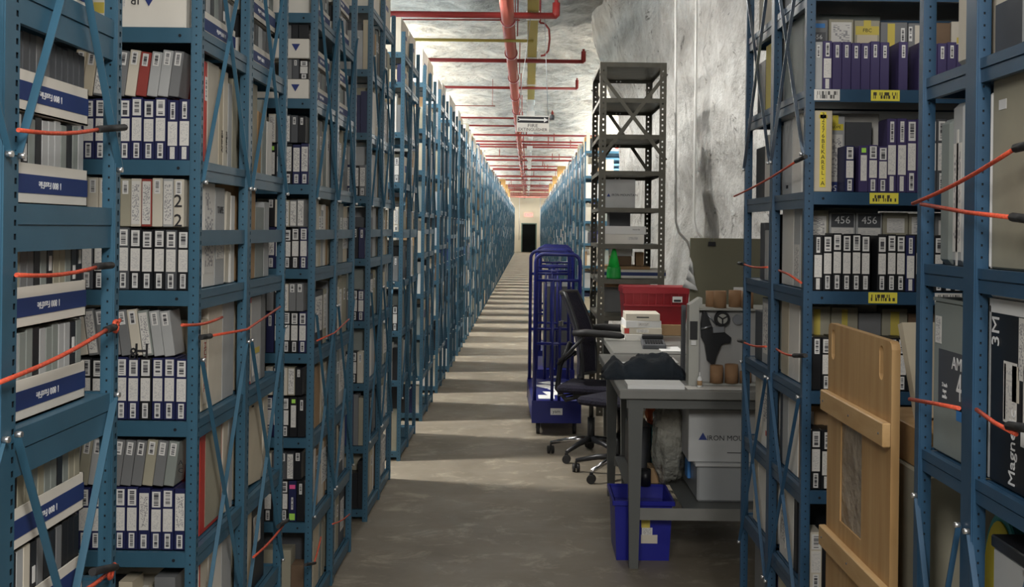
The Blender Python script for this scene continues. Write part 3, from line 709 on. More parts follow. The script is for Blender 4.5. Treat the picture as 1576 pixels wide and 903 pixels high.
# right row beside the bench
rn = 'right row by the bench'
e0, e1, e2, e3 = RB[0] + .205, RB[1] - .04, RB[1] + .04, RB[2] - .045
hB = .275
RBS = {
 8: ([(.34, .27, 'lightgrey', 'big pale grey flat case')], [(.10, .29, 'grey', 'grey box'), (.3, .27, 'ivory', 'broad ivory box')]),
 7: ([(.30, .285, 'greygreen', 'large translucent grey case'), (.05, .26, 'darkgrey', 'dark grey case')], [(.13, .26, 'lightgrey', 'pale box with a yellow corner', dict(decs=[('yellow', 0, .06, .08, .10)])), (.12, .27, 'yellow_dull', 'yellowed box'), (.16, .22, 'black', 'black case')]),
 6: ([(.14, .28, 'white', 'white flat box by the post'), (.16, .275, 'lightgrey', 'second white flat box', dict(decs=[('ink', 0, .03, .03, .012)])), (.06, .27, 'ivory', 'thin ivory box')], [(.15, .27, 'lightgrey', 'pale grey box'), (.1, .25, 'white', 'white box'), (.17, .21, 'black', 'black case')]),
 5: ([(.10, .28, 'lightgrey', 'pale grey sleeve with notes', dict(decs=[('typed', 0, .09, .07, .12)])), (.22, .28, 'white', 'broad white box')], [(.16, .26, 'black', 'black case with a white cover', dict(decs=[('paper', 0, .13, .13, .15)])), (.07, .2, 'lightgrey', 'pale grey box'), (.09, .23, 'darkgrey', 'dark grey case')]),
 4: ([(.16, .28, 'white', 'white box beside the post'), (.12, .275, 'cream', 'cream reel box'), (.04, .26, 'black', 'slim black case', dict(decs=[('paper', 0, .2, .02, .07)]))], [(.12, .27, 'greygreen', 'grey case'), (.14, .26, 'lightgrey', 'pale box with torn labels', dict(decs=[('typed', 0, .14, .09, .2)])), (.14, .2, 'darkgrey', 'dark case')]),
 3: ([(.15, .28, 'white', 'white file sheet box'), (.09, .28, 'lightgrey', 'pale grey file'), (.12, .29, 'darkgrey', 'dark grey ribbed case')], [(.26, .27, 'white', 'white box with red print', dict(decs=[('typed', 0, .16, .2, .14), ('red', 0, .06, .08, .02)])), (.12, .27, 'ivory', 'ivory box')]),
 2: ([(.05, .25, 'black', 'black binder with a leaning white sheet', dict(decs=[])), (.22, .27, 'white', 'white papers box with a yellow tape roll', dict(decs=[('typed', -.05, .14, .08, .2)])), (.07, .26, 'lightgrey', 'pale file')], [(.3, .27, 'white', 'white box with a black square', dict(decs=[('ink', .06, .13, .03, .03)])), (.1, .25, 'ivory', 'ivory file')]),
 1: ([(.1, .28, 'black', 'black box'), (.2, .28, 'cream', 'cream carton')], [(.1, .3, 'purple', 'purple binder'), (.05, .3, 'white', 'white binder'), (.2, .28, 'grey', 'grey carton')]),
}
for lv, (fa, fb) in RBS.items():
    z = LVB[lv - 1]; end_run(rn, 1, lv, z, e0, e1, fa, FR); end_run(rn, 1, lv, z, e2, e3, fb, RE)

# ------------------------------------------------------------------ open cartons with cassettes
gC = 'open white cartons with a blue band'; gK = 'cassettes standing in the open cartons'
def open_carton(lab, sgn, y0, y1, z, sh=.078, depth=.30, txt='1 800 FastFile', slope=0):
    dy = y1 - y0; cx = sgn * (WX + .034 + depth / 2)
    b = MB(); X, Y, t = depth / 2, dy / 2, .003
    b.box(-X, X, -Y, Y, 0, .003); b.box(-X, -X + t, -Y, Y, 0, sh); b.box(X - t, X, -Y, Y, 0, sh); b.box(-X, X, -Y, -Y + t, 0, sh); b.box(-X, X, Y - t, Y, 0, sh)
    o = b.build('open_carton', 'carton_white', None, (cx, (y0 + y1) / 2, z + .0005)); tag(o, lab, 'box', gC)
    if slope: o.rotation_euler = (slope, 0, 0)
    D = (depth, dy, sh); f = 'x+' if sgn < 0 else 'x-'
    deco(o, D, f, 'band_blue', 0, sh * .5, dy * .999, sh * .46, name='blue_band')
    if txt: deco(o, D, f, 'white_ink', .01, sh * .5, txt=txt, size=sh * .25, spin=pi)
    return o
def cassettes(where, sgn, y0, y1, z, h, n, dark=.3, depth=.10, kinds=None):
    p = (y1 - y0 - .012) / n; y = y0 + .006
    for i in range(n):
        m = 'black' if R.random() < dark else pick(kinds or ['grey', 'lightgrey', 'greygreen', 'lightgrey'])
        hh = h + R.uniform(-.004, .003)
        o = link('cassette', boxmesh(depth, p - .0016, round(hh, 3), m, .0016), None, (sgn * (WX + .040 + depth / 2), y + p / 2, z + .0042))
        tag(o, '%s cassette, %s from near end, %s' % (COLN[m], ORD[i + 1], where), 'cassette', gK)
        if m == 'black' and R.random() < .5: deco(o, (depth, p, hh), 'x+' if sgn < 0 else 'x-', 'paper', 0, hh * R.uniform(.55, .85), p * .4, hh * .2, name='spine_label')
        y += p
y0, y1 = 2.052, 2.455
for (z, nme, zs, dk, cs) in ((1.755, 'waist', (1.755, 1.930), (.15, .0), (['lightgrey', 'greygreen', 'lightgrey'], ['darkgrey', 'darkgrey', 'grey'])),
                         (1.345, 'b', (1.345, 1.520), (.1, .5), (['lightgrey', 'lightgrey', 'greygreen'], ['greygreen', 'khaki', 'grey'])),
                         (.93, 'c', (.93, 1.105), (.5, .1), (['lightgrey', 'ivory', 'grey'], ['khaki', 'greygreen', 'greygreen'])),
                         (.52, 'd', (.52, .695), (.6, .5), (None, None)), (2.17, 'e', (2.17, 2.345), (.5, .2), (None, None))):
    sf = ORD[LV1.index(z) + 1]
    for k, zz in enumerate(zs):
        ly = ('lower', 'upper')[k]
        hh = .165 if k == 0 else .148
        open_carton('%s open carton with blue band, %s shelf of the nearest left row' % (ly, sf), -1, y0, y1, zz)
        cassettes('%s carton, %s shelf, nearest left row' % (ly, sf), -1, y0, y1, zz, hh, 13, dk[k], kinds=cs[k])
for rn_, ysx, lvs in (('second left row', (a2 - .02, b2, c2, d2), (7, 8)), ('third left row', (F3 + .1, M3 - .04, M3 + .04, R3 - .045), (7, 8))):
    for lv in lvs:
        z = LVL[lv - 1]
        for s0, s1, hf in ((ysx[0], ysx[1], 'front half'), (ysx[2], ysx[3], 'rear half')):
            for k, zz in enumerate((z, z + .165)):
                ly = ('lower', 'upper')[k]
                open_carton('%s banded carton, %s of %s shelf, end of the %s' % (ly, hf, ORD[lv], rn_), -1, s0, s1 - .03, zz, .075)
                if k == 0 or rn_[0] == 's': cassettes('%s carton, %s, %s shelf, %s' % (ly, hf, ORD[lv], rn_.replace(' left row', ' left row')), -1, s0, s1 - .03, zz, .150 if k == 0 else .13, 8, .4)
# the cartons with an upside-down triangle seen in the gaps
def tri_carton(lab, x0, x1, y0, y1, z, h, tx=None, ts=.04, side='y-', rz=0, up=False, big=None, m='carton_white', open_=True):
    o, D = thing_box('carton', lab, 'box', 'white cartons with a triangle logo', m, x0, x1, y0, y1, z, h, .003)
    if tx is not None: triangle(o, (tx, -D[1] / 2 - .001, h * .55), ts, 0, not up)
    return o, D
o, D = tri_carton('white carton with upside-down blue triangle, seventh shelf of the second left row', -1.245, -.965, F2 + .02, F2 + .11, 2.2705, .26, .035, .040)
o.children[0].location.z = .078
deco(o, D, 'y-', 'ink', -.005, .078, txt='IR', size=.034, spin=pi); deco(o, D, 'y-', 'typed', -.035, .075, .008, .034); deco(o, D, 'y-', 'barcode_wide', -.06, .075, .025, .015); deco(o, D, 'y-', 'yellow_dull', -.105, .055, .03, .03)
o, D = tri_carton('yellowed white carton beside the one with the triangle, second left row', -1.56, -1.26, F2 + .02, F2 + .40, 2.2705, .25, None)
tri_carton('upper white carton of the pair with triangles, third left row', -1.22, -.955, F3 + .02, F3 + .095, 2.2705 + .175, .085, .075, .036)
tri_carton('lower white carton of the pair with triangles, third left row', -1.22, -.955, F3 + .02, F3 + .095, 2.2705, .085, .075, .036)
row('third left row', -1, F3 + .03, 2.357, 7, 'middle', WX + .04, [('black', 'three', .04), ('darkgrey', 'top', .03), ('grey', '', .03)], .083, .095)
row('third left row', -1, F3 + .03, 2.532, 7, 'upper', WX + .04, [('black', '', .045), ('black', '', .03), ('grey', '', .03)], .060, .095)

# cartons on the row tops and in the upper shelves of rows three to ten, and everything further on
gX = 'cartons stored on the further left rows'
cnt = 0
SM = ['ivory', 'cream', 'white', 'lightgrey', 'grey', 'khaki', 'tan', 'greygreen', 'darkgrey', 'black', 'navy', 'brown', 'orange', 'band_blue']
SMW = [10, 7, 12, 9, 7, 6, 4, 5, 6, 10, 4, 3, .5, 2]
stuff = {-1: MB(), 1: MB()}
def gapto(L, z, cap):
    nx_ = [q for q in L if q > z + .01]
    return min(cap, (nx_[0] - z - .065) if nx_ else .30)
def far_fill(sgn, Fy, My, Ry, lv, z, b, L):
    hm = gapto(L, z, .33)
    for (a, c_) in ((Fy + .13, My - .04), (My + .04, Ry - .045)):
        y = a
        while y < c_ - .04:
            w_ = min(pick([.05, .1, .16, .26]), c_ - y); m = R.choices(range(len(SM)), SMW)[0]
            b.box(sgn * (WX + R.choice((.002, .004, .012, .03, .05))), sgn * (WX + .34), y + .001, y + w_ - .002, z + .001, z + R.uniform(.6, 1) * hm, m); y += w_
    x = WX + .03
    while x < WX + .45:
        w_ = pick([.03, .04, .06, .14]); m = R.choices(range(len(SM)), SMW)[0]
        b.box(sgn * x, sgn * (x + w_ - .002), Fy + .022, Fy + .12, z + .001, z + R.uniform(.5, 1) * hm, m)
        x += w_
for n_ in range(5, 10):
    Fy, My, Ry = rowY(n_)
    for lv in range(2, 9):
        z = levels(n_)[lv - 1]
        for (a, c_, hf) in ((Fy + .13, My - .04, 'front half'), (My + .04, Ry - .045, 'rear half')):
            y = a; i = 1
            while y < c_ - .05:
                w_ = min(pick([.11, .16, .24]), c_ - y); m = R.choices(range(10), SMW[:10])[0]; h = round(R.uniform(.65, 1) * gapto(levels(n_), z, .31), 3); cnt += 1
                o, D = thing_box('carton', '%s carton, %s in the %s, %s shelf, %s left row' % (COLN[SM[m]], ORD[i], hf, ORD[lv], ORD[n_]), 'box', gX, SM[m], -(WX + .028), -(WX + .30), y + .001, y + w_ - .002, z + .0005, h, 0)
                if R.random() < .4: deco(o, D, 'x+', pick(['barcode', 'typed', 'band_blue']), 0, h * .55, w_ * .6, h * .25)
                y += w_; i += 1
for n_ in range(3, 10):   # cartons on the very top
    Fy, My, Ry = rowY(n_)
    for i, (a, c_) in enumerate(((Fy + .03, My - .04), (My + .04, Ry - .05))):
        if n_ > 4: 
            pass
        m = pick(['carton_white', 'ivory', 'cream']); h = pick([.26, .30])
        o, D = thing_box('carton', '%s carton on top of the %s left row, %s half' % ('white' if m == 'carton_white' else COLN[m], ORD[n_], ('front', 'rear')[i]), 'box', 'cartons on the row tops', m, -.95, -1.33, a, c_, 3.0105, h, .003)
        deco(o, D, 'x+', 'band_blue', 0, h * .6, (c_ - a) * .5, .03)
# deep fill behind the faces (boxes standing in the dark of the shelves) and the far rows
deep = MB()
def deep_fill(sgn, Fy, My, Ry, levels, x0, hm, b):
    for z in levels[:-1]:
        for (a, c_) in ((Fy + .15, My - .05), (My + .05, Ry - .05)):
            x = x0
            while x < WX + RL - .2:
                w_ = pick([.2, .3]); m = R.choices(range(len(SM)), SMW)[0]
                b.box(sgn * x, sgn * (x + w_ - .01), a, c_, z + .001, z + R.uniform(.6, 1) * hm, m); x += w_
for n_ in range(2, 10): deep_fill(-1, *rowY(n_), levels(n_), WX + .36 if n_ > 2 else WX + .68, .28, deep)
deep_fill(-1, *rowY(1), LV1, WX + .36, .3, deep); deep_fill(1, *RA, LVA, WX + .5, .34, deep)
for z in LVB[:-1]:
    x = WX + .80
    while x < WX + RL - .1:
        w_ = pick([.03, .03, .06]); m = R.choices(range(len(SM)), SMW)[0]; deep.box(x, x + w_ - .002, RB[0] + .03, RB[0] + .3, z + .001, z + R.uniform(.16, .27), m); x += w_
    deep.box(WX + .40, WX + RL - .1, RB[1] + .04, RB[2] - .05, z + .001, z + .25, 4)
for n_ in range(3, 10):
    L_ = levels(n_)
    for lv in range(1, 9):
        if n_ == 3 and lv in (2, 3, 4, 5, 6) or n_ in (4, 5) and 3 <= lv <= 6: x = WX + .30
        elif n_ == 3 and lv in (7, 8): x = WX + .36
        else: x = WX + .03
        while x < WX + .42:
            w_ = pick([.03, .04, .06, .14]); m = R.choices(range(len(SM)), SMW)[0]
            deep.box(-x, -(x + w_ - .002), rowY(n_)[0] + .024, rowY(n_)[0] + .118, L_[lv - 1] + .001, L_[lv - 1] + R.uniform(.6, 1) * gapto(L_, L_[lv - 1], .30), m); x += w_
for lv in (1, 2):
    x = WX + .03
    while x < WX + .55:
        w_ = pick([.03, .04, .06, .14]); m = R.choices(range(len(SM)), SMW)[0]
        deep.box(-x, -(x + w_ - .002), F2 + .024, F2 + .118, LVL[lv - 1] + .001, LVL[lv - 1] + R.uniform(.18, .29), m); x += w_
# second layer in row one behind the cassettes is empty carton space
tag(deep.build('stored_boxes', SM), 'mixed boxes packed deep inside the shelving rows near the camera', 'boxes', kind='stuff')
for n_ in range(10, NROW):
    Fy, My, Ry = rowY(n_)
    for lv in range(1, 10): far_fill(-1, Fy, My, Ry, lv, levels(n_)[lv - 1], stuff[-1], levels(n_))
for i, f in enumerate(FARR):
    for lv in range(1, 10): far_fill(1, f, f + .575, f + 1.15, lv, levels(i + 6)[lv - 1], stuff[1], levels(i + 6))
# orange blocks added to colour in the lamp glow on far row tops
for (sgn, yy) in ((-1, 46), (-1, 52), (-1, 58), (1, 36), (1, 43), (1, 50)):
    stuff[sgn].box(sgn * .93, sgn * 1.4, yy, yy + 1.0, 3.3, 3.72, SM.index('orange'))
tag(stuff[-1].build('stored_boxes', SM), 'mixed boxes filling the distant left rows towards the end wall', 'boxes', kind='stuff')
tag(stuff[1].build('stored_boxes', SM), 'mixed boxes filling the distant right rows beyond the rock wall', 'boxes', kind='stuff')
print('far cartons', cnt)
#@@PART3
# ------------------------------------------------------------------ roof services
ZP = 4.0
m0, m1 = PZ(779, 0, ZP), PZ(806, 290, ZP)
xm = m0.x
t = empty('sprinkler_main', (xm, 40, ZP), None, 'large red sprinkler main pipe running the length of the corridor roof', 'pipe')
b = MB(); b.tube([(0, -36, 0), (0, 43.5, 0)], .072, 16); b.build('pipe', 'pipe_main', t)
cm = MB().tube([(0, -.05, 0), (0, .05, 0)], .086, 16).mesh('coupling', 'pipe_red')
for i in range(30): link('coupling', cm, t, (0, -30 + 2.4 * i, 0))
hm = MB().tube([(0, 0, .07), (0, 0, .55)], .008, 6).tube([(-.10, 0, .03), (-.1, 0, .55)], .007, 6).mesh('hanger', 'pipe_red')
for i in range(20): link('hanger', hm, t, (.09, -29.5 + 3.4 * i, 0))
gP = 'red sprinkler branch pipes crossing the roof'
def Yz(py, z, px=812): return PZ(px, py, z).y
br = [(22, 640, 856, .035), (92, 660, 898, .028), (134, 690, 888, .022), (181, 715, 850, .020), (193, 720, 800, .02)]
yy = []
for i, (py, xa, xb, r) in enumerate(br):
    Y = Yz(py, ZP + .02); p0, p1 = PY(xa, py, Y), PY(xb, py, Y)
    x0 = -3.4
    t = empty('sprinkler_pipe', (0, Y, p0.z), None, 'red sprinkler branch pipe crossing the roof, %s from the camera' % ORD[i + 1], 'pipe', gP)
    b = MB(); b.tube([(x0, 0, 0), (p1.x, 0, 0), (p1.x + .0, 0, .0)][:2], r, 10); b.build('pipe', 'pipe_red', t)
    b = MB(); b.tube([(p1.x - .02, 0, 0), (p1.x, 0, .01), (p1.x, 0, .14)], r * 1.2, 10); b.tube([(p1.x, 0, .14), (p1.x, 0, .17)], r * .6, 8); b.build('sprinkler_elbow', 'pipe_red', t)
    yy.append(Y)
Y = yy[-1] + 1.2; k = len(br) + 1
while Y < 82:
    t = empty('sprinkler_pipe', (0, Y, ZP + R.uniform(-.12, .06)), None, 'red sprinkler branch pipe crossing the roof, %s from the camera' % ORD[min(k, 48)], 'pipe', gP)
    b = MB(); b.tube([(-3.8, 0, 0), (3.8, 0, 0)], .024, 8); b.build('pipe', 'pipe_red', t)
    b = MB(); xx = R.uniform(-1.2, 1.2); b.tube([(xx, 0, -.02), (xx, 0, .22)], .014, 6); b.build('sprinkler_drop', 'pipe_red', t)
    Y += 1.55 if k % 3 else 2.9; k += 1
t = link('conduit_pipe', MB().tube([(-3.4, 0, 0), (.06, 0, 0)], .018, 8).mesh('p', 'tray_yellow'), None, (-.02, Yz(63, ZP - .09), ZP - .09)); tag(t, 'thin yellow conduit crossing the roof under the main pipe', 'pipe')
for k, (py, xa, xb) in enumerate(((31, 640, 800), (163, 690, 762))):
    Y = Yz(py, ZP); p0, p1 = PY(xa, py, Y), PY(xb, py, Y)
    tag(link('dark_conduit', MB().tube([p0 - Vector((1.2, 0, 0)), p1], .009, 6).tube([p1 - Vector((.05, 0, 0)), p1 + Vector((-.05, 0, .5))], .005, 6).mesh('p', 'darkred'), None, (0, 0, 0)), 'thin dark conduit crossing the roof %s' % ('just behind the first red branch' if k == 0 else 'ahead of the hanging sign'), 'pipe')
# pipe loop at the roof and slack cable
Y = 13.2
pts = [PY(x, y, Y) for x, y in ((831, 35), (838, 36), (845, 45), (846, 60), (844, 78), (838, 85), (832, 86))]
tag(MB().tube(pts, .012, 8).tube([pts[0], pts[0] + Vector((0, 0, .75))], .012, 8).build('bent_pipe', 'pipe_red'), 'red pipe bent like a D beside the yellow cable tray', 'pipe')
# cable tray
tx = PZ(821, 0, 4.05).x
t = empty('cable_tray', (tx, 40, 4.05), None, 'yellow cable tray running along the corridor roof beside the red main', 'cable tray')
b = MB(); b.box(-.060, .060, -36, -19.5, 0, .012); b.box(-.06, -.054, -36, -19.5, .01, .07); b.box(.054, .06, -36, -19.5, .01, .07); b.build('tray', 'tray_yellow', t)
b = MB(); b.box(-.060, .060, -19.5, 43.5, 0, .012); b.box(-.06, -.054, -19.5, 43.5, .01, .07); b.box(.054, .06, -19.5, 43.5, .01, .07); b.build('tray', 'conduit', t)
jm = MB().box(-.075, .075, -.05, .05, -.012, .075).mesh('clamp', 'conduit')
for i in range(26): link('clamp', jm, t, (0, -33.2 + 2.9 * i, 0))
jb = MB().box(-.08, .08, -.1, .1, -.14, -.0).tube([(0, 0, -.14), (0, 0, -.19)], .05, 10).mesh('junction_box', 'conduit')
for i in range(10): link('junction_box', jb, t, (0, -17.5 + 4.6 * i, 0))
# hanging sign
Y = 12.2; s = F / Y; pc = PY(820, 190.5, Y)
t = empty('hanging_sign', pc, (0, radians(.6), 0), 'white sign with a black arrow band hanging from chains, FIRE EXTINGUISHER', 'sign')
sw, sh = 50 / s, 25 / s
MB().box(-sw / 2, sw / 2, 0, .006, -sh / 2, sh / 2).build('panel', 'white', t, bevel=.001)
MB().box(-sw / 2 + .008, sw / 2 - .008, -.0016, 0, sh * .06, sh * .44).build('arrow_band', 'ink', t)
ar = [(-.145, .010), (-.128, .0), (-.145, -.010)]
z0 = sh * .25; a_ = sw * .47
poly = [(-a_, z0 + .016), (-a_ + .03, z0 + .008), (a_ - .045, z0 + .008), (a_ - .045, z0 + .026), (a_, z0), (a_ - .045, z0 - .026), (a_ - .045, z0 - .008), (-a_ + .03, z0 - .008), (-a_, z0 - .016), (-a_ + .022, z0)]
MB().prism(poly[::-1], -.0032, -.0016).build('arrow', 'paper', t)
for txt, zz in (('FIRE', -sh * .12), ('EXTINGUISHER', -sh * .36)):
    o = link('lettering', textmesh(txt, .050 if txt == 'FIRE' else .046, 'ink'), t, (0, -.001, zz), (pi / 2, 0, 0))
    if txt == 'FIRE': o.scale = (1.25, 1, 1)
for sx in (-1, 1):
    MB().tube([(sx * sw * .46, 0, sh / 2), (sx * sw * (.12 if sx < 0 else .28), 0, 4.06 - pc.z)], .0035, 6).build('chain', 'galv', t)
pl = PY(860, 188, Y + 1)
tag(MB().tube([PY(846, 181, 13.5), PY(853, 181, 13.5)], .03, 10).tube([PY(850, 181, 13.5), PY(850, 176, 13.5)], .012, 8).build('sprinkler_valve', 'darkgrey'), 'dark pipe fitting just right of the hanging sign', 'pipe fitting')
# end wall: exit sign, conduits
p = PY(813.5, 330.5, END_Y - .05)
t = empty('exit_sign', p, None, 'red lit EXIT sign over the dark door in the end wall', 'sign')
MB().box(-.30, .30, 0, .05, -.14, .14).build('housing', 'exit_glow', t); link('lettering', textmesh('EXIT', .26, 'exit_red'), t, (0, -.006, 0), (pi / 2, 0, 0))
for i, px in enumerate((799, 831)):
    p = PY(px, 352, END_Y - .04); tag(MB().tube([(p.x, p.y, .9), (p.x, p.y, 4.4)], .03, 6).build('wall_pipe', 'conduit'), 'thin pipe on the end wall %s of the door' % ('left', 'right')[i], 'pipe')
# white conduits on the rock wall
def on_wall(px, py, off=.0):
    # march along the camera ray until it reaches the wall plan
    a, b_ = ab(px, py); best = None
    for i in range(500):
        Y = 5.7 + .03 * i; X = a * Y; z = H + b_ * Y
        for (x0, y0, l0), (x1, y1, l1) in zip(seg[:-1], seg[1:]):
            if min(y0, y1) <= Y <= max(y0, y1) and abs(y1 - y0) > 1e-6:
                q = (Y - y0) / (y1 - y0); t_ = max(0, z / 5); xx = x0 + (x1 - x0) * q - (l0 + (l1 - l0) * q) * max(0, t_ - .45) ** 1.5 * 2.2 + .16 * fbm(Y * .55, z * .6, 1.5)
                if X > xx - .13 - off: return Vector((X, Y, z))
    return Vector((a * 12, 12, H + b_ * 12))
for i, ptsx in enumerate(([(1040, -30), (1040, 120), (1040, 250), (1040, 340), (1045, 358), (1058, 372), (1063, 385), (1063, 398)], [(1072, -30), (1071, 120), (1069, 250), (1068, 340), (1072, 356), (1080, 366)])):
    d0 = [on_wall(x, y) for x, y in ptsx]; Yc = min(q.y for q in d0)
    pts = [PY(x, y, Yc) for x, y in ptsx]
    tag(MB().tube(pts, .012, 8).build('wall_conduit', 'conduit'), 'pale electrical conduit on the rock wall, %s of two' % ('left', 'right')[i], 'conduit')

# ------------------------------------------------------------------ grey steel rack by the rock wall
GY0 = 10.5; s0 = F / GY0; GY1 = 11.75
gx0, gx1 = PY(921.5, 300, GY0).x, PY(1024, 300, GY0).x
gtop = PY(975, 96, GY0).z
t = empty('grey_rack', ((gx0 + gx1) / 2, (GY0 + GY1) / 2, 0), None, 'tall dark grey steel rack with crossed braces, standing before the rock wall', 'shelving')
cx, cy = (gx0 + gx1) / 2, (GY0 + GY1) / 2; hw, hd = (gx1 - gx0) / 2, (GY1 - GY0) / 2
def angle_post(h):
    b = MB(); n = int(h / .05); wv = .062
    # two flanges with round holes
    for ax in (0, 1):
        def P(u, z, th=0): return (u, th, z) if ax == 0 else (th, u, z)
        a_, c_ = wv * .44, wv * .66
        for th in (0, .003):
            b.quad([P(0, 0, th), P(a_, 0, th), P(a_, h, th), P(0, h, th)]); b.quad([P(c_, 0, th), P(wv, 0, th), P(wv, h, th), P(c_, h, th)]); z = 0
            for i in range(n):
                z1 = i * .05 + .032; b.quad([P(a_, z, th), P(c_, z, th), P(c_, z1, th), P(a_, z1, th)]); z = z1 + .016
            b.quad([P(a_, z, th), P(c_, z, th), P(c_, h, th), P(a_, h, th)])
    return b.mesh('post', 'rack_grey')
pm = angle_post(gtop)
for sx in (0, 1):
    for sy in (0, 1):
        o = link('post', pm, t, ((hw if sx else -hw), (hd if sy else -hd), 0)); o.rotation_euler = (0, 0, [[0, -pi / 2], [pi / 2, pi]][sx][sy])
shz = [PY(975, y, GY0).z for y in (96, 151, 207, 263, 320, 376, 430, 487)] + [.45]
sm_ = MB().box(-hw + .004, hw - .004, -hd + .004, hd - .004, -.003, 0).box(-hw + .002, hw - .002, -hd + .001, -hd + .004, -.042, 0).box(-hw + .002, hw - .002, hd - .004, hd - .001, -.035, 0).box(-hw + .001, -hw + .004, -hd, hd, -.035, 0).box(hw - .004, hw - .001, -hd, hd, -.035, 0).mesh('shelf', 'rack_grey')
for z in shz: link('shelf', sm_, t, (0, 0, z))
for yb in (-hd - .003, hd + .003):
    za, zb = shz[0] - .10, shz[3] + .10 if yb < 0 else shz[3] + .02
    for q in (1, -1): MB().bar((-hw * q, yb - .004 * q, za), (hw * q, yb - .004 * q, zb), .034, .003, 0, (0, 1, 0)).build('brace', 'rack_grey', t)
for xb in (-hw - .003,):
    MB().bar((xb, -hd, shz[5] - .1), (xb, hd, shz[7] + .1), .028, .003, 0, (1, 0, 0)).build('brace', 'rack_grey', t)
bm_ = MB().tube([(0, -.008, 0), (0, .004, 0)], .008, 8).mesh('bolt', 'bolt')
for z in shz[:6]:
    for q in (-.06, -.02): link('bolt', bm_, t, (q, hd - .012, z - .018))
def gbox(lab, px0, px1, shelf, hpx, m, y0=None, depth=.5, name='carton', cat='box', **kw):
    y0 = y0 or GY0 + .08
    z = shz[shelf] + .001
    x0, x1 = PY(px0, 350, y0).x, PY(px1, 350, y0).x
    return thing_box(name, lab, cat, 'things on the grey rack', m, x0, x1, y0, y0 + depth, z, hpx * y0 / F, .003)
o, D = gbox('grey-white carton with company print on the fifth shelf of the grey rack', 928, 977, 4, 44, 'lightgrey', GY0 + .1, .6)
o.location.x -= .0
triangle(o, (-.10, -D[1] / 2 - .001, D[2] * .45), .035, 0, False); deco(o, D, 'y-', 'ink', .05, D[2] * .45, txt='IRON MOUNTAIN', size=.03)
o, D = gbox('white printed box, lower of two under the upper carton on the grey rack', 926, 991, 5, 15, 'white', GY0 + .08, .6); deco(o, D, 'y-', 'typed', .1, D[2] * .6, .1, .03)
o2, D2 = thing_box('carton', 'white flat box lying on top of another on the grey rack', 'box', 'things on the grey rack', 'paper', o.location.x - D[0] / 2 + .01, o.location.x + D[0] / 2 + .02, GY0 + .08, GY0 + .66, o.location.z + D[2] + .001, .075, .003)
deco(o2, D2, 'y-', 'ink', .11, .045, txt='records', size=.022)
x = PY(958, 330, GY0 + .5)
thing_box('ink_box', 'dark box printed black and white behind the flat white boxes, grey rack', 'box', 'things on the grey rack', 'darkgrey', PY(938, 340, GY0 + .75).x, PY(970, 340, GY0 + .75).x, GY0 + .75, GY0 + 1.1, shz[5] + .001, .31)
# cone
ct = empty('traffic_cone', (PY(944.5, 428, GY0 + .16).x, GY0 + .16, shz[6] + .001), None, 'small bright green cone standing on the grey rack', 'cone')
MB().tube([(0, 0, .105), (0, 0, .27), (0, 0, .285)], [.058, .018, .010], 20).build('cone_body', 'cone', ct)
MB().tube([(0, 0, 0), (0, 0, .012), (0, 0, .10), (0, 0, .106)], [.068, .068, .064, .060], 20).build('cone_sleeve', 'cone_base', ct)
o, D = gbox('flat white box with a navy stripe, under the cone', 928, 1026, 6, 13, 'white', GY0 + .27, .6, name='flat_box'); deco(o, D, 'y-', 'band_blue', 0, D[2] * .5, D[0] * .99, D[2] * .4)
o, D = thing_box('board', 'tan wooden board lying on the striped flat box, grey rack', 'board', None, 'tan', o.location.x - .28, o.location.x + .15, GY0 + .29, GY0 + .85, o.location.z + D[2] + .001, .03)
bz = o.location.z + .031
o, D = thing_box('carton', 'brown box with a white open lid behind the green cone', 'box', None, 'brown', PY(940, 400, GY0 + .4).x, PY(972, 400, GY0 + .4).x, GY0 + .4, GY0 + .7, bz + .001, .09)
thing_box('carton', 'white and blue printed box on the brown box behind the cone', 'box', None, 'paper', o.location.x - .1, o.location.x + .11, GY0 + .42, GY0 + .7, bz + .093, .10)
thing_box('carton', 'tan box at the back right of the cone shelf', 'box', None, 'tan', PY(978, 400, GY0 + .5).x, PY(990, 400, GY0 + .5).x, GY0 + .45, GY0 + .6, bz + .001, .13)
o, D = gbox('long orange-brown board laid over the dark files below the cone', 922, 1000, 7, 7, 'tan', GY0 + .42, .3, name='board', cat='board'); o.location.z = shz[7] + .2495
gbox('dark leaning panel on the shelf below the cone', 930, 958, 7, 39.4, 'grey', GY0 + .5, .04, name='panel', cat='panel')
for i in range(3): gbox('black file leaning beside the dark panel, %s of three' % ORD[i + 1], 962 + 9 * i, 969 + 9 * i, 7, 39.4, 'black', GY0 + .5, .2, name='file', cat='file')
gbox('white paper stack on the lowest visible shelf of the grey rack', 925, 985, 8, 30, 'white', GY0 + .1, .7)
thing_box('plastic_bin', 'dark plastic bin on the bottom shelf of the grey rack', 'bin', None, 'darkgrey', gx0 + .08, gx1 - .08, GY0 + .85, GY0 + 1.2, .452, .3)

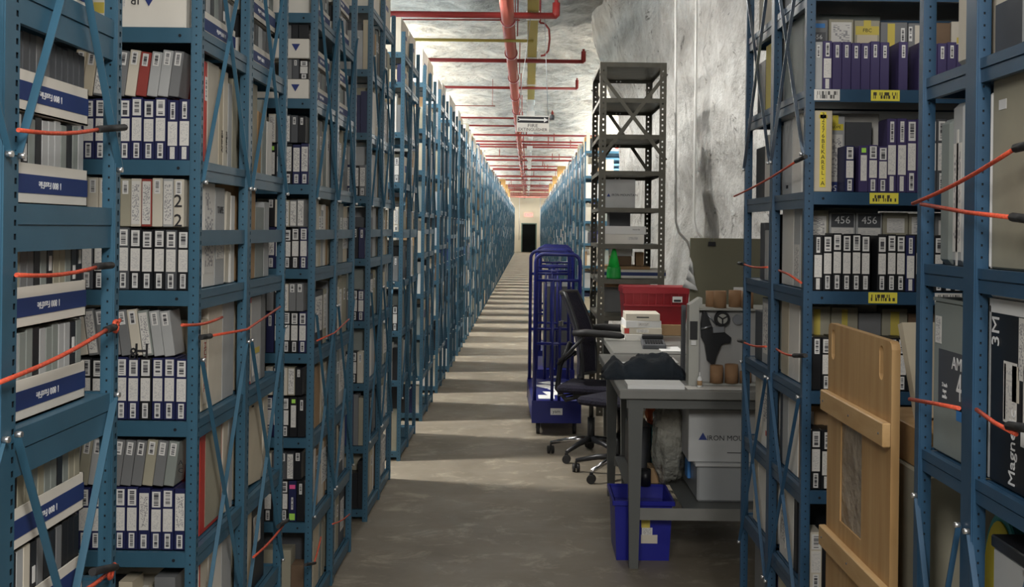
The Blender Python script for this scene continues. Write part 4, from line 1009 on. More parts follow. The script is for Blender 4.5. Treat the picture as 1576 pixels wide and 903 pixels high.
# ------------------------------------------------------------------ blue carts
def arch(b, y, w_, h, r=.0165, z0=.27):
    R_ = .07; pts = [(-w_, y, z0), (-w_, y, h - R_)]
    for i in range(1, 6): a = pi / 2 * i / 5; pts.append((-w_ + R_ - R_ * cos(a), y, h - R_ + R_ * sin(a)))
    pts += [(w_ - R_ + R_ * sin(pi / 2 * i / 5), y, h - R_ + R_ * cos(pi / 2 * i / 5)) for i in range(1, 6)] + [(w_, y, z0)]
    b.tube(pts, r, 10)
def cart(loc, lab, rotz=0, L=1.45, W=.185, h=1.51):
    t = empty('platform_cart', loc, (0, 0, rotz), lab, 'cart', 'blue platform carts')
    MB().box(-W - .02, W + .02, 0, L, .265, .28).build('deck', 'cart_blue', t, bevel=.003)
    b = MB(); b.box(-W - .022, W + .022, -.004, 0, .10, .287); b.box(-W - .022, W + .022, L, L + .004, .10, .287); b.box(-W - .022, -W - .018, 0, L, .12, .287); b.box(W + .018, W + .022, 0, L, .12, .287); b.build('skirt', 'cart_blue', t)
    for y in (.03, L - .03):
        b = MB(); arch(b, y, W, h); b.build('handle_frame', 'cart_blue', t)
        b = MB()
        for z in (1.29, .76): b.tube([(-W, y, z), (W, y, z)], .013, 8)
        for x in (-.038, .022): b.tube([(x, y, .275), (x, y, 1.29)], .013, 8)
        b.build('cross_bars', 'cart_blue', t)
    o = link('name_plate', boxmesh(.10, .002, .055, 'paper', 0), t, (0, -.0055, .17)); link('lettering', textmesh('yam', .04, 'ink'), o, (0, -.0015, .028), (pi / 2, 0, 0))
    wm = MB().tube([(-.014, 0, .045), (.014, 0, .045)], .045, 14).box(-.018, .018, -.012, .012, .045, .105).mesh('caster', 'rubber')
    for x in (-W + .035, W - .03):
        for y in (.07, L - .07): link('caster', wm, t, (x, y, 0))
    return t
c0 = PY(821.5, 640, 9.5); xc = (PY(821.5, 640, 9.5).x + PY(891, 640, 9.5).x) / 2
cart((xc, 9.5, 0), 'nearest bright blue platform cart with tall tube handles at both ends', .028)
for i in range(5): 
    tag(link('paper_sheet', boxmesh(.14, .21, .002, 'paper', 0), None, (xc - .08 + .06 * (i % 3), 9.75 + .22 * i, .2805), (0, 0, .2 * i)), 'white sheet on the deck of the nearest cart, %s from its front' % ORD[i + 1], 'paper', 'papers on the cart deck')
cart((xc + .03, 11.6, 0), 'second blue platform cart parked behind the nearest one', .0, 1.3)
cart((xc + .08, 13.4, 0), 'third blue platform cart, farthest of the three', -.02, 1.3)
t2, D = thing_box('grey_case', 'grey equipment case standing on the second blue cart', 'case', None, 'darkgrey', xc - .08, xc + .22, 11.8, 12.4, .2815, .88, .004)
deco(t2, D, 'y-', 'lightgrey', 0, .86, .29, .03)

# ------------------------------------------------------------------ bench, second table
BZ = .91
def bench(name, lab, x0, x1, y0, y1, z, under=True, lw=.045):
    t = empty(name, ((x0 + x1) / 2, (y0 + y1) / 2, 0), None, lab, 'table'); hx, hy = (x1 - x0) / 2, (y1 - y0) / 2
    MB().box(-hx, hx, -hy, hy, z - .045, z).build('tabletop', 'bench', t, bevel=.004)
    for q in (-1, 1): MB().box(-hx + .04, hx - .04, q * (hy - .04) - .01, q * (hy - .04) + .01, z - .095, z - .046).build('apron', 'bench_leg', t)
    lm = MB(); f = lw
    lm.v = [(-f / 2, -f / 2, 0), (f / 2, -f / 2, 0), (f / 2, f / 2, 0), (-f / 2, f / 2, 0)] + [(a_ * f * .85, c_ * f * .6, z - .046) for a_, c_ in ((-1, -1), (1, -1), (1, 1), (-1, 1))]
    for q in ((0, 3, 2, 1), (4, 5, 6, 7), (0, 1, 5, 4), (1, 2, 6, 5), (2, 3, 7, 6), (3, 0, 4, 7)): lm.f.append(q); lm.m.append(0); lm.smooth.append(False)
    me = lm.mesh('leg', 'bench_leg')
    for x in (-hx + .085, hx - .085):
        for y in (-hy + .05, hy - .05): link('leg', me, t, (x, y, 0))
    if under:
        MB().box(.81 - (x0 + x1) / 2, hx - .085, -hy + .045, hy - .3, .300, .306).build('lower_shelf', 'bench_leg', t)
        MB().box(-hx + .085, .81 - (x0 + x1) / 2, -hy + .60, hy - .3, .300, .306).build('lower_shelf', 'bench_leg', t)
        MB().box(-hx + .085, hx - .085, -hy + .04, -hy + .045, .245, .306).build('shelf_rail', 'bench', t); MB().box(-hx + .085, hx - .085, hy - .31, hy - .3, .245, .306).build('shelf_rail', 'bench', t)
    return t
bx0 = .475; bx1 = 1.55
bench('workbench', 'grey steel workbench with the rewinding machine and jacket on top', bx0, bx1, 5.75, 7.42, BZ)
bench('back_table', 'second grey table behind the workbench, under the red crate', .58, 1.40, 7.50, 9.35, BZ, False)
zt = BZ + .0008
# papers on the bench
def sheet(lab, px0, px1, py, Y, d_, m='paper', th=.004, rz=0, name='paper_sheets', z=zt):
    x0, x1 = PY(px0, py, Y).x, PY(px1, py, Y).x
    o, _ = thing_box(name, lab, 'paper', None, m, x0, x1, Y, Y + d_, z, th, .0006, (0, 0, rz)); return o
sheet('stack of white paper at the front edge of the workbench', 966, 1054, 595, 5.79, .20, th=.022)
sheet('loose printed sheets at the front of the machine', 1058, 1150, 592, 5.80, .12, 'typed', .003)
sheet('white sheets lying behind the dark jacket', 985, 1045, 550, 6.95, .28)
sheet('small white sheet left of the jacket', 950, 985, 553, 6.75, .2)
# jacket
b = MB(); n1, n2 = 40, 20
jx0, jx1, jy0, jy1 = PY(928, 580, 6.3).x, PY(1055, 580, 6.3).x, 6.15, 6.62
for j in range(n2 + 1):
    for i in range(n1 + 1):
        u, v = i / n1, j / n2; x = jx0 + (jx1 - jx0) * u; y = jy0 + (jy1 - jy0) * v
        env = min(1, 5.5 * u, 6 * (1 - u)) ** .6 * min(1, 5 * v, 5 * (1 - v)) ** .5 if 0 < u < 1 and 0 < v < 1 else 0
        hgt = .075 + .035 * u + .022 * fbm(u * 6, v * 3, 2, 3) + .022 * math.exp(-((u - .12) / .07) ** 2) - .035 * math.exp(-((u - .27) / .08) ** 2) + .012 * fbm(u * 14, v * 6, 4, 2)
        b.v.append((x + .02 * fbm(u * 4, v * 3, 6), y + .02 * fbm(u * 4, v * 4, 7), zt + max(0, env * hgt)))
for j in range(n2):
    for i in range(n1): a = j * (n1 + 1) + i; b.f.append((a, a + 1, a + n1 + 2, a + n1 + 1)); b.m.append(0); b.smooth.append(True)
loop = [i for i in range(n1 + 1)] + [j * (n1 + 1) + n1 for j in range(1, n2 + 1)] + [n2 * (n1 + 1) + i for i in range(n1 - 1, -1, -1)] + [j * (n1 + 1) for j in range(n2 - 1, 0, -1)]
b.f.append(tuple(loop)[::-1]); b.m.append(0); b.smooth.append(False)
tag(b.build('jacket', 'jacket'), 'dark navy jacket thrown in a heap across the workbench', 'jacket')
# keyboard-like device and box stack on the back table
sheet('wide white sheet at the front of the back table', 1018, 1052, 540, 7.6, .3, z=zt)
o, D = thing_box('telephone', 'black and grey office telephone on the back table', 'telephone', None, 'darkgrey', PY(991, 535, 7.75).x, PY(1027, 535, 7.75).x, 7.75, 8.05, zt, .04, .005, (radians(4), 0, -.05))
kb = MB()
for i in range(7):
    for j in range(5): kb.box(-.06 + .018 * i, -.047 + .018 * i, -.11 + .03 * j, -.09 + .03 * j, .040, .046)
kb.build('keys', 'black', o); MB().box(-.075, .075, .08, .12, .04, .07).build('handset', 'black', o, bevel=.006)
xs0, xs1 = PY(958, 520, 8.3).x, PY(1017, 520, 8.3).x
zz = zt
for i, (h_, m, w_, lab) in enumerate(((.050, 'white', 0, 'lowest white printed box of the stack on the back table'), (.046, 'ivory', .01, 'second box of the stack on the back table, with a red end'), (.050, 'paper', .0, 'third box of the stack on the back table'), (.052, 'ivory', -.005, 'top box of the stack on the back table, before the red crate'))):
    o, D = thing_box('flat_box', lab, 'box', 'flat boxes stacked before the red crate', m, xs0 + .02 - w_, xs1 + w_, 8.3, 8.62, zz, h_, .002, (0, 0, .02 * (-1) ** i)); zz += h_ + .0005
    deco(o, D, 'y-', 'typed' if i < 3 else 'ink', .0, h_ * .5, .09, h_ * (.5 if i < 3 else .15))
    if i == 1: deco(o, D, 'y-', 'red', -D[0] / 2 + .025, h_ * .5, .035, h_ * .8)
# red crate and the tan box below
cyy = 8.75
xa, xb = PY(958, 475, cyy).x, PY(1062, 475, cyy).x
o, D = thing_box('carton', 'tan cardboard box under the red crate', 'box', None, 'tan', PY(1000, 510, cyy).x, xb - .06, cyy, cyy + .40, zt, .085, .003)
o1, _ = thing_box('carton', 'white box beside the tan box under the red crate', 'box', None, 'white', xa + .02, PY(998, 510, cyy).x, cyy, cyy + .40, zt, .085, .003)
zc = zt + .0865; hc = .275
t = empty('plastic_crate', ((xa + xb) / 2, cyy + .2, zc), None, 'bright red plastic crate with a small white label', 'crate')
W2 = (xb - xa) / 2
b = MB()
for (q0, q1, w0, w1, dd0, dd1) in ((0, hc * .9, W2 * .90, W2 * .97, .17, .195),):
    for s_ in (-1, 1):
        b.quad([(-w0, s_ * dd0, q0), (w0, s_ * dd0, q0), (w1, s_ * dd1, q1), (-w1, s_ * dd1, q1)]); b.quad([(s_ * w0, -dd0, q0), (s_ * w0, dd0, q0), (s_ * w1, dd1, q1), (s_ * w1, -dd1, q1)])
    b.quad([(-w0, -dd0, q0), (w0, -dd0, q0), (w0, dd0, q0), (-w0, dd0, q0)])
b.build('crate_body', 'crate_red', t)
b = MB(); b.box(-W2, W2, -.205, -.19, hc * .86, hc); b.box(-W2, W2, .19, .205, hc * .86, hc); b.box(-W2, -W2 + .015, -.2, .2, hc * .86, hc); b.box(W2 - .015, W2, -.2, .2, hc * .86, hc)
for q in range(9): b.box(-W2 * .92 + q * W2 * .225, -W2 * .92 + q * W2 * .225 + .008, -.203, -.18, hc * .55, hc * .86)
b.box(-W2 * .97, W2 * .97, -.203, -.185, hc * .50, hc * .55); b.build('rim_and_ribs', 'crate_red', t)
b = MB(); b.box(-W2 * .98, 0, -.19, .19, hc, hc + .010).box(.004, W2 * .98, -.19, .19, hc, hc + .010); b.build('lid_flaps', 'crate_red', t)
link('paper_label', boxmesh(.075, .002, .045, 'paper', 0), t, (W2 * .62, -.2065, hc * .62)); link('paper_label', boxmesh(.055, .001, .016, 'ink', 0), t, (W2 * .62, -.2085, hc * .64))
# ------------------------------------------------------------------ rewinding machine on the bench
my = 5.98
mx0, mx1 = PY(1075, 560, my).x, PY(1075, 560, my).x + .42
mt = PY(1090, 475, my).z - zt
t = empty('tape_machine', ((mx0 + mx1) / 2, my, zt), None, 'grey tape winding machine with a black reel on its front, on the workbench', 'machine')
W2 = (mx1 - mx0) / 2
MB().box(-W2, W2, .06, .07, 0, mt).build('front_plate', 'machine_plate', t, bevel=.001)
MB().box(-W2, W2, -.02, .38, 0, .012).box(-W2, W2, .0, .38, mt - .008, mt).box(W2 - .01, W2, .0, .38, .012, mt).box(-W2, W2, .37, .38, .012, mt).build('casing', 'machine', t)
b = MB(); b.box(-W2 - .056, -W2 - .004, -.03, .07, 0, mt + .02); b.prism([(-W2 - .056, mt + .02), (-W2 + .012, mt + .02), (-W2 + .012, mt + .058), (-W2 - .0, mt + .058)], -.03, .07)
b.build('side_cover', 'machine', t)
MB().box(-W2 - .052, -W2 - .012, -.034, -.030, mt * .60, mt * .84).build('switch_box', 'black', t)
MB().box(-W2 - .045, -W2 - .02, -.040, -.030, mt * .53, mt * .59).build('switch', 'paper', t)
rx, rz_ = PY(1113, 491, my).x - (mx0 + mx1) / 2, PY(1113, 491, my).z - zt
b = MB(); b.tube([(rx, .055, rz_), (rx, .02, rz_)], .040, 28); b.build('reel', 'rubber', t)
b = MB(); b.tube([(rx, .0205, rz_), (rx, .017, rz_)], .026, 24); b.build('reel_hub', 'machine', t)
b = MB()
for a in (.5, 2.6, 4.7): b.bar((rx, .016, rz_), (rx + .026 * cos(a), .016, rz_ + .026 * sin(a)), .007, .003, 0, (0, 1, 0))
b.build('reel_spokes', 'black', t)
rr = rx + .085; b = MB(); b.tube([(rr, .055, rz_ - .005), (rr, .035, rz_ - .005)], .027, 20); b.build('roller', 'galv', t)
def mp(px, py): q = PY(px, py, my); return (q.x - (mx0 + mx1) / 2, q.z - zt)
poly = [mp(*q) for q in ((1083, 478), (1088, 480), (1098, 505), (1112, 508), (1127, 520), (1125, 528), (1112, 530), (1104, 548), (1100, 563), (1090, 556), (1086, 530), (1081, 520), (1080, 500))]
MB().prism(poly[::-1], .02, .058).build('arm_casting', 'black', t, bevel=.0015)
MB().tube([(mp(1088, 482)[0], .03, mp(1088, 482)[1]), (mp(1104, 500)[0], .03, mp(1104, 500)[1])], .004, 6).tube([(mp(1080, 506)[0], .01, mp(1080, 506)[1]), (mp(1095, 502)[0], .01, mp(1095, 502)[1])], .006, 6).build('levers', 'galv', t)
MB().bar((mp(1098, 508)[0], .015, mp(1098, 508)[1]), (mp(1115, 507)[0], .015, mp(1115, 507)[1]), .03, .012, 0, (0, 1, 0)).build('bracket', 'galv', t)
gc = 'brown cardboard tape cores'
q = 0
cores = [(1101.5, .034, my + .018, zt + .0125, .092, 'left core in front of the machine plate'), (1124.5, .035, my + .018, zt + .0125, .098, 'right core in front of the machine plate'), (1146, .030, my + .03, zt + .0125, .06, 'third core at the right of the machine')]
for px, r, y, z, h_, lab in cores:
    p = PY(px, 580, y); tag(MB().tube([(0, 0, 0), (0, 0, h_)], r, 24).tube([(0, 0, h_), (0, 0, h_ + .0015)], r * .82, 20).build('cardboard_core', 'core', None, (p.x, y - .02, z)), lab + ', brown cardboard', 'cardboard core', gc)
tz = zt + mt + .0008
for i, (px, r, h_) in enumerate(((1095, .032, .085), (1108, .034, .09), (1131, .034, .09), (1150, .032, .09))):
    y = my + (.17 if i % 2 == 0 else .09); p = PY(px, 470, y)
    tag(MB().tube([(0, 0, 0), (0, 0, h_)], r, 24).build('cardboard_core', 'core', None, (p.x, y, tz)), 'brown cardboard core on top of the machine, %s from the left' % ORD[i + 1], 'cardboard core', gc)
tag(MB().box(-.05, .05, 0, .02, 0, .10).build('paper_pad', 'paper', None, (PY(1142, 460, my + .3).x, my + .27, tz)), 'white paper pad standing behind the cores on the machine', 'paper')
p = PY(1076, 577, 5.90); t = empty('glue_bottle', (p.x, 5.88, zt), None, 'small white bottle with a brown label before the machine', 'bottle')
MB().tube([(0, 0, 0), (0, 0, .045), (0, 0, .058)], [.013, .013, .006], 12).build('bottle_body', 'paper', t); MB().tube([(0, 0, .058), (0, 0, .08)], [.005, .002], 8).build('nozzle', 'paper', t); MB().tube([(0, 0, .012), (0, 0, .036)], .0134, 12).build('paper_label', 'tan', t)
tag(MB().box(-.012, .012, -.012, .012, 0, .40).build('steel_bar', 'darkgrey', None, (PY(1053, 560, 6.2).x, 6.25, zt + .0)), 'dark upright bar standing at the left of the machine', 'bar')
# olive board with binder clip and curled papers
by = 6.75
xa, xb = PY(1062, 400, by).x, 1.52
z0_, z1_ = zt, PY(1062, 366, by).z
t = empty('backboard', ((xa + xb) / 2, by, zt), None, 'olive grey board standing upright behind the machine', 'board')
MB().box(-(xb - xa) / 2, (xb - xa) / 2, 0, .015, 0, z1_ - zt).build('panel', 'olive', t, bevel=.002)
p = PY(1096, 372, by - .02)
t = empty('binder_clip', (p.x, by - .004, p.z - .012), None, 'black binder clip on the top edge of the olive board', 'clip')
MB().prism([(-.023, -.012), (.023, -.012), (.021, .012), (-.021, .012)], -.014, -.001).build('clip_body', 'black', t); MB().tube([(-.012, -.008, .012), (-.008, -.010, .04), (.008, -.010, .04), (.012, -.008, .012)], .0012, 6).build('wire_handle', 'galv', t)
b = MB(); cur = [(1063, 405, 1072, 432), (1058, 402, 1063, 438), (1053, 412, 1056, 438)]
L_ = [PY(*q, by - .05) for q in ((1062, 395), (1060, 415), (1056, 430), (1050, 442))]; R2_ = [PY(*q, by - .10) for q in ((1066, 405), (1068, 425), (1071, 440), (1074, 447))]
for i in range(3): b.quad([L_[i], R2_[i], R2_[i + 1], L_[i + 1]], 0, True)
o = b.build('curled_paper', 'paper'); md = o.modifiers.new('s', 'SOLIDIFY'); md.thickness = .001; tag(o, 'curled white paper hanging at the left edge of the olive board', 'paper')

# ------------------------------------------------------------------ below the bench
o, D = thing_box('storage_bin', 'clear plastic storage bin with a grey lid under the workbench', 'bin', None, 'clear_bin', PY(1072, 750, 5.95).x, 1.5, 5.93, 6.5, .3075, .185, .01)
MB().box(-D[0] / 2 - .012, D[0] / 2 + .012, -D[1] / 2 - .012, D[1] / 2 + .012, D[2], D[2] + .018).build('lid', 'lightgrey', o, bevel=.003)
MB().box(-D[0] / 2 - .018, -D[0] / 2 - .0, -.05, .05, .07, .17).build('latch', 'blue_tape', o, bevel=.003)
zb = .3075 + .185 + .019
o, D = thing_box('carton', 'white carton printed with a dark triangle and company name, under the workbench', 'box', None, 'lightgrey', PY(1061, 670, 5.95).x, PY(1061, 670, 5.95).x + .40, 5.95, 6.35, zb, .275, .003, (0, 0, -.02))
triangle(o, (-.125, -D[1] / 2 - .0015, .135), .045, 0, False); deco(o, D, 'y-', 'ink', .05, .125, txt='IRON MOUNTAIN', size=.038); deco(o, D, 'y-', 'ink', .04, .05, .075, .004)
def blob(name, mm, c_, rx_, ry_, rz__, amp, fr, seed, n=22):
    b = MB()
    for j in range(n + 1):
        for i in range(n * 2):
            th, ph = pi * j / n, pi * i / n; d_ = Vector((sin(th) * cos(ph), sin(th) * sin(ph), cos(th)))
            k = 1 + amp * noise.fractal(d_ * fr + Vector((seed, 0, 0)), .8, 2.2, 4)
            sq = lambda v: math.copysign(abs(v) ** .7, v)
            b.v.append((c_[0] + rx_ * sq(d_.x) * k, c_[1] + ry_ * sq(d_.y) * k, max(c_[2] - rz__, c_[2] + rz__ * sq(d_.z) * k)))
    for j in range(n):
        for i in range(n * 2): a = j * n * 2 + i; a2_ = j * n * 2 + (i + 1) % (n * 2); b.f.append((a, a + n * 2, a2_ + n * 2, a2_)); b.m.append(0); b.smooth.append(True)
    return b.build(name, mm)
o = blob('plastic_bag', 'bag', (PY(1030, 700, 6.25).x + .005, 6.36, .3075 + .235), .085, .13, .23, .22, 2.2, 3); tag(o, 'crumpled clear plastic bag left of the white carton under the workbench', 'bag')
o = blob('cloth', 'orange', (PY(998, 640, 6.7).x + .05, 6.85, .62), .045, .05, .065, .3, 2, 8); MATS['orange']
o.data.materials.clear(); o.data.materials.append(mat('rust', (.45, .10, .03), .8)); tag(o, 'rust-orange cloth bundle on the carton stack under the workbench', 'cloth')
o.location.z = 0
thing_box('carton', 'teal-edged dark box under the workbench, below the orange cloth', 'box', None, 'teal', PY(998, 680, 6.7).x + .02, PY(998, 680, 6.7).x + .06, 6.7, 7.0, .3075, .24)
thing_box('equipment_case', 'dark equipment case at the back left under the workbench', 'case', None, 'darkgrey', .62, PY(998, 680, 6.7).x + .015, 6.72, 7.05, .3075, .25, .005)
thing_box('carton', 'small tan carton between the bench leg and plastic bag', 'box', None, 'tan', PY(1000, 730, 6.35).x, PY(1022, 730, 6.35).x, 6.35, 6.5, .3075, .085)
tag(MB().tube([(0, 0, 0), (0, 0, .09)], .032, 16).build('black_canister', 'black', None, (PY(993, 730, 6.3).x, 6.3, .3075)), 'black canister beside the small tan carton under the workbench', 'canister')
# blue recycling bin
cx0, cx1 = PY(945, 800, 5.93).x, PY(1034, 800, 5.93).x; hb = .315
t = empty('recycling_bin', ((cx0 + cx1) / 2, 5.90 + .2, 0), None, 'bright blue plastic bin on the floor behind the front bench leg', 'bin')
wt, wbm = (cx1 - cx0) / 2, (cx1 - cx0) / 2 - .014
b = MB()
def frust(b, w0, d0, z0, w1, d1, z1):
    for s_ in (-1, 1):
        b.quad([(-w0, s_ * d0, z0), (w0, s_ * d0, z0), (w1, s_ * d1, z1), (-w1, s_ * d1, z1)]); b.quad([(s_ * w0, -d0, z0), (s_ * w0, d0, z0), (s_ * w1, d1, z1), (s_ * w1, -d1, z1)])
frust(b, wbm, .175, 0, wt, .195, hb); frust(b, wbm - .004, .171, .004, wt - .004, .191, hb); b.box(-wbm, wbm, -.175, .175, 0, .004)
b.build('bin_body', 'bin_blue', t)
b = MB(); b.box(-wt - .012, wt + .012, -.207, -.19, hb - .025, hb); b.box(-wt - .012, wt + .012, .19, .207, hb - .025, hb); b.box(-wt - .012, -wt + .002, -.2, .2, hb - .025, hb); b.box(wt - .002, wt + .012, -.2, .2, hb - .025, hb); b.build('rim', 'bin_blue', t, bevel=.003)
b = MB(); b.box(-wt * .9, wt * .9, -.17, .17, hb - .09, hb - .07); b.build('contents_flap', 'bin_blue', t)
for (x, z, w_, h_, m) in ((.012, .205, .045, .06, 'yellow_dull'), (.02, .155, .055, .04, 'typed'), (.032, .115, .085, .045, 'ivory')):
    o = link('paper_label', boxmesh(w_, .002, h_, m, 0), t, (x, -(.175 + .02 * z / hb) - .0035, z - h_ / 2)); o.rotation_euler = (.0635, 0, 0); o['label'] = {'yellow_dull': 'yellow sticker', 'typed': 'handwritten label', 'ivory': 'torn cream label'}[m]

# ------------------------------------------------------------------ office chair
t = empty('office_chair', (.50, 8.62, 0), (0, 0, -.30), 'black office chair with dark purple mesh back at the bench', 'chair')
b = MB()
b.tube([(0, 0, .10), (0, 0, .30)], .028, 14).tube([(0, 0, .30), (0, 0, .47)], .018, 12); b.build('gas_column', 'black', t)
wm = MB().tube([(-.024, 0, .030), (-.006, 0, .030)], .030, 14).tube([(.006, 0, .030), (.024, 0, .030)], .030, 14).box(-.006, .006, -.012, .012, .03, .075).mesh('caster', 'rubber')
for k in range(5):
    a = radians(250 + 72 * k); d_ = Vector((cos(a), sin(a), 0)); e = d_ * .32
    b = MB(); b.tube([(d_.x * .02, d_.y * .02, .135), (d_.x * .16, d_.y * .16, .12), (e.x, e.y, .082)], [.026, .020, .014], 8); b.build('base_arm', 'black' if k != 4 else 'chrome', t)
    link('caster', wm, t, (e.x, e.y, 0), (0, 0, a + .5))
b = MB(); b.box(-.22, .22, -.22, .22, .50, .56); b.build('seat', 'seat_cloth', t, bevel=.02)
MB().box(-.12, .12, -.10, .10, .45, .50).tube([(-.12, -.0, .47), (-.24, -.1, .46)], .008, 6).build('tilt_mechanism', 'black', t, bevel=.004)
# backrest: seen nearly edge-on, leaning away from the bench; it faces +X
def bpt(u, v):   # u along Y, v height
    zz = .62 + .62 * v; x = -.08 - .15 * v + .045 * sin(pi * v) + .07 * (2 * u - 1) ** 2
    wd = .23 - .06 * v ** 2 - .03 * (1 - v) ** 3
    return Vector((x, (2 * u - 1) * wd, zz))
b = MB(); nu, nv = 10, 14
for th in (0, -.022):
    for j in range(nv + 1):
        for i in range(nu + 1): p = bpt(i / nu, j / nv); b.v.append((p.x + th, p.y, p.z))
K = (nu + 1) * (nv + 1)
for j in range(nv):
    for i in range(nu):
        a = j * (nu + 1) + i; b.f.append((a, a + 1, a + nu + 2, a + nu + 1)); b.m.append(0); b.smooth.append(True); b.f.append((K + a, K + a + nu + 1, K + a + nu + 2, K + a + 1)); b.m.append(0); b.smooth.append(True)
b.build('backrest', 'seat_cloth', t)
rim = [bpt(0, j / nv) for j in range(nv + 1)] + [bpt(i / nu, 1) for i in range(1, nu + 1)] + [bpt(1, j / nv) for j in range(nv - 1, -1, -1)] + [bpt(i / nu, 0) for i in range(nu - 1, 0, -1)]
rim = [p - Vector((.011, 0, 0)) for p in rim]; b = MB(); b.tube(rim + [rim[0]], .016, 8, 0, False); b.build('back_frame', 'black', t)
b = MB(); b.tube([(-.05, 0, .47), (-.20, 0, .42), (-.27, 0, .50), (-.25, 0, .68), (-.17, 0, .86)], .020, 10); b.tube([(-.16, -.12, .78), (-.25, -.06, .70), (-.25, .06, .70), (-.16, .12, .78)], .012, 8); b.build('back_bracket', 'black', t)
for s_ in (-1, 1):
    b = MB(); b.tube([(-.20, s_ * .20, .74), (-.12, s_ * .25, .80), (.0, s_ * .27, .93)], .014, 8); b.build('arm_bracket', 'black', t)
    b = MB(); b.tube([(-.08, s_ * .27, .955), (.02, s_ * .27, .962), (.17, s_ * .26, .955), (.27, s_ * .24, .945), (.30, s_ * .235, .942)], [.022, .028, .026, .022, .012], 10); b.build('armrest', 'rubber', t)
MB().box(-.26, -.235, -.03, .03, .98, 1.02).build('hook', 'chrome', t, bevel=.003)

st = empty('swivel_stool', (.66, 7.95, 0), (0, 0, .9), 'black swivel stool pushed under the tables, only its chrome base in view', 'stool')
for ch in list(t.children):
    if ch.name.split('.')[0] in ('gas_column', 'base_arm', 'caster', 'seat'):
        c2 = ch.copy(); COL.objects.link(c2); c2.parent = st
# ------------------------------------------------------------------ plywood panel leaning in the side aisle
Yl, Yr, xp = 3.48, 2.875, .925
t = empty('plywood_panel', (xp, (Yl + Yr) / 2, 0), (0, radians(0), 0), 'tall pale plywood panel with two oval hand holes and a film-covered window', 'panel')
hl = (Yl - Yr) / 2; zt_ = 1.445; th = .022
def ring_face(b, outer, inner, n=None):
    pass
bm = bmesh.new()
def loop2(pts): 
    vs = [bm.verts.new((0, y, z)) for y, z in pts]; es = [bm.edges.new((vs[i], vs[(i + 1) % len(vs)])) for i in range(len(vs))]; return es
r = .02
out = [(-hl, 0), (hl, 0), (hl, zt_ - r), (hl - r * .3, zt_ - r * .3), (hl - r, zt_), (-hl + r, zt_), (-hl + r * .3, zt_ - r * .3), (-hl, zt_ - r)]
es = loop2(out)
def oval(yc, zc, w_, h_): return [(yc + w_ * cos(a) , zc + (h_ - w_) * (1 if sin(a) > 0 else -1) + w_ * sin(a)) for a in [2 * pi * (i + .5) / 20 for i in range(20)]]
es += loop2(oval(hl - .055, zt_ - .062, .018, .045)); es += loop2(oval(-hl + .085, zt_ - .062, .018, .045))
wy0, wy1, wz0, wz1 = -.055, .155, .876, 1.170
es += loop2([(wy0, wz0), (wy1, wz0), (wy1, wz1), (wy0, wz1)])
bmesh.ops.triangle_fill(bm, edges=es, use_beauty=True)
bm.normal_update()
ret = bmesh.ops.extrude_face_region(bm, geom=bm.faces[:]); 
for v in [g for g in ret['geom'] if isinstance(g, bmesh.types.BMVert)]: v.co.x += th
bmesh.ops.recalc_face_normals(bm, faces=bm.faces[:])
me = bpy.data.meshes.new('panel_board'); bm.to_mesh(me); bm.free(); me.materials.append(MATS['ply']); link('board', me, t)
bt = MB().box(-.022, 0, -hl - .004, hl + .004, 0, .062).mesh('batten', 'ply_batten', .003)
for z in (1.178, .765, .20): link('batten', bt, t, (-.0005, 0, z))
sc = MB().tube([(-.0245, 0, 0), (-.022, 0, 0)], .003, 8).mesh('screw', 'darkgrey')
for z in (1.209, .796, .231):
    for y in (-hl + .03, 0, hl - .03): link('screw', sc, t, (0, y, z))
MB().box(.004, .0065, wy0 + .001, wy1 - .001, wz0 + .001, wz1 - .001).build('window_film', 'film', t)
for i, (m, z, h_, x0_, x1_, lab) in enumerate((('khaki', .0, .55, 1.00, 1.36, 'lower brown carton behind the plywood panel'), ('tan', .551, .55, 1.02, 1.36, 'tall worn grey-brown carton behind the plywood panel'))):
    o, D = thing_box('carton', lab, 'box', None, 'khaki' if i == 0 else 'khaki', x0_, x1_, 2.90, 3.42, z, h_, .004); o.rotation_euler = (0, 0, 0)
o, D = thing_box('wooden_crate', 'small pale wooden crate on the cartons behind the plywood panel', 'crate', None, 'ply', 1.03, 1.34, 2.92, 3.36, 1.103, .105, .003)
tag(MB().box(-.11, .11, -.012, .012, 0, .27).build('folder', 'cream', None, (1.18, 3.14, 1.212), (radians(-20), 0, radians(12))), 'cream folder leaning on the small wooden crate', 'folder')
tag(MB().box(-.10, .10, -.006, .006, 0, .13).build('printed_envelope', 'ivory', None, (1.19, 3.00, 1.212), (radians(-16), 0, radians(10))), 'printed envelope leaning before the cream folder', 'envelope')

# ------------------------------------------------------------------ near right row: large cases and cartons
A0, A1, A2, A3 = 2.062, RA[1] - .045, RA[1] + .045, RA[2] - .045
gA = 'large boxes on the nearest right row'; XF = WX + .030
def nb(lab, m, y0, y1, z, h_, depth=.40, name='carton', cat='box', bev=.004):
    return thing_box(name, lab, cat, gA, m, XF, XF + depth, y0, y1, z + .0005, h_, bev)
# Z 2.08: cream bin and carton with packing tape
nb('cream rounded case on the upper shelf behind the near post', 'ivory', A2 - .02, A2 + .13, 2.08, .36, name='case', cat='case', bev=.02)
o, D = nb('pale carton with a dark printed base and clear tape strip', 'ivory', A0, A1, 2.08, .40)
deco(o, D, 'x-', 'darkgrey', 0, .055, D[1] * .995, .10, name='printed_band'); deco(o, D, 'x-', 'lightgrey', .02, .20, .035, .38, name='tape_strip', th=.002)

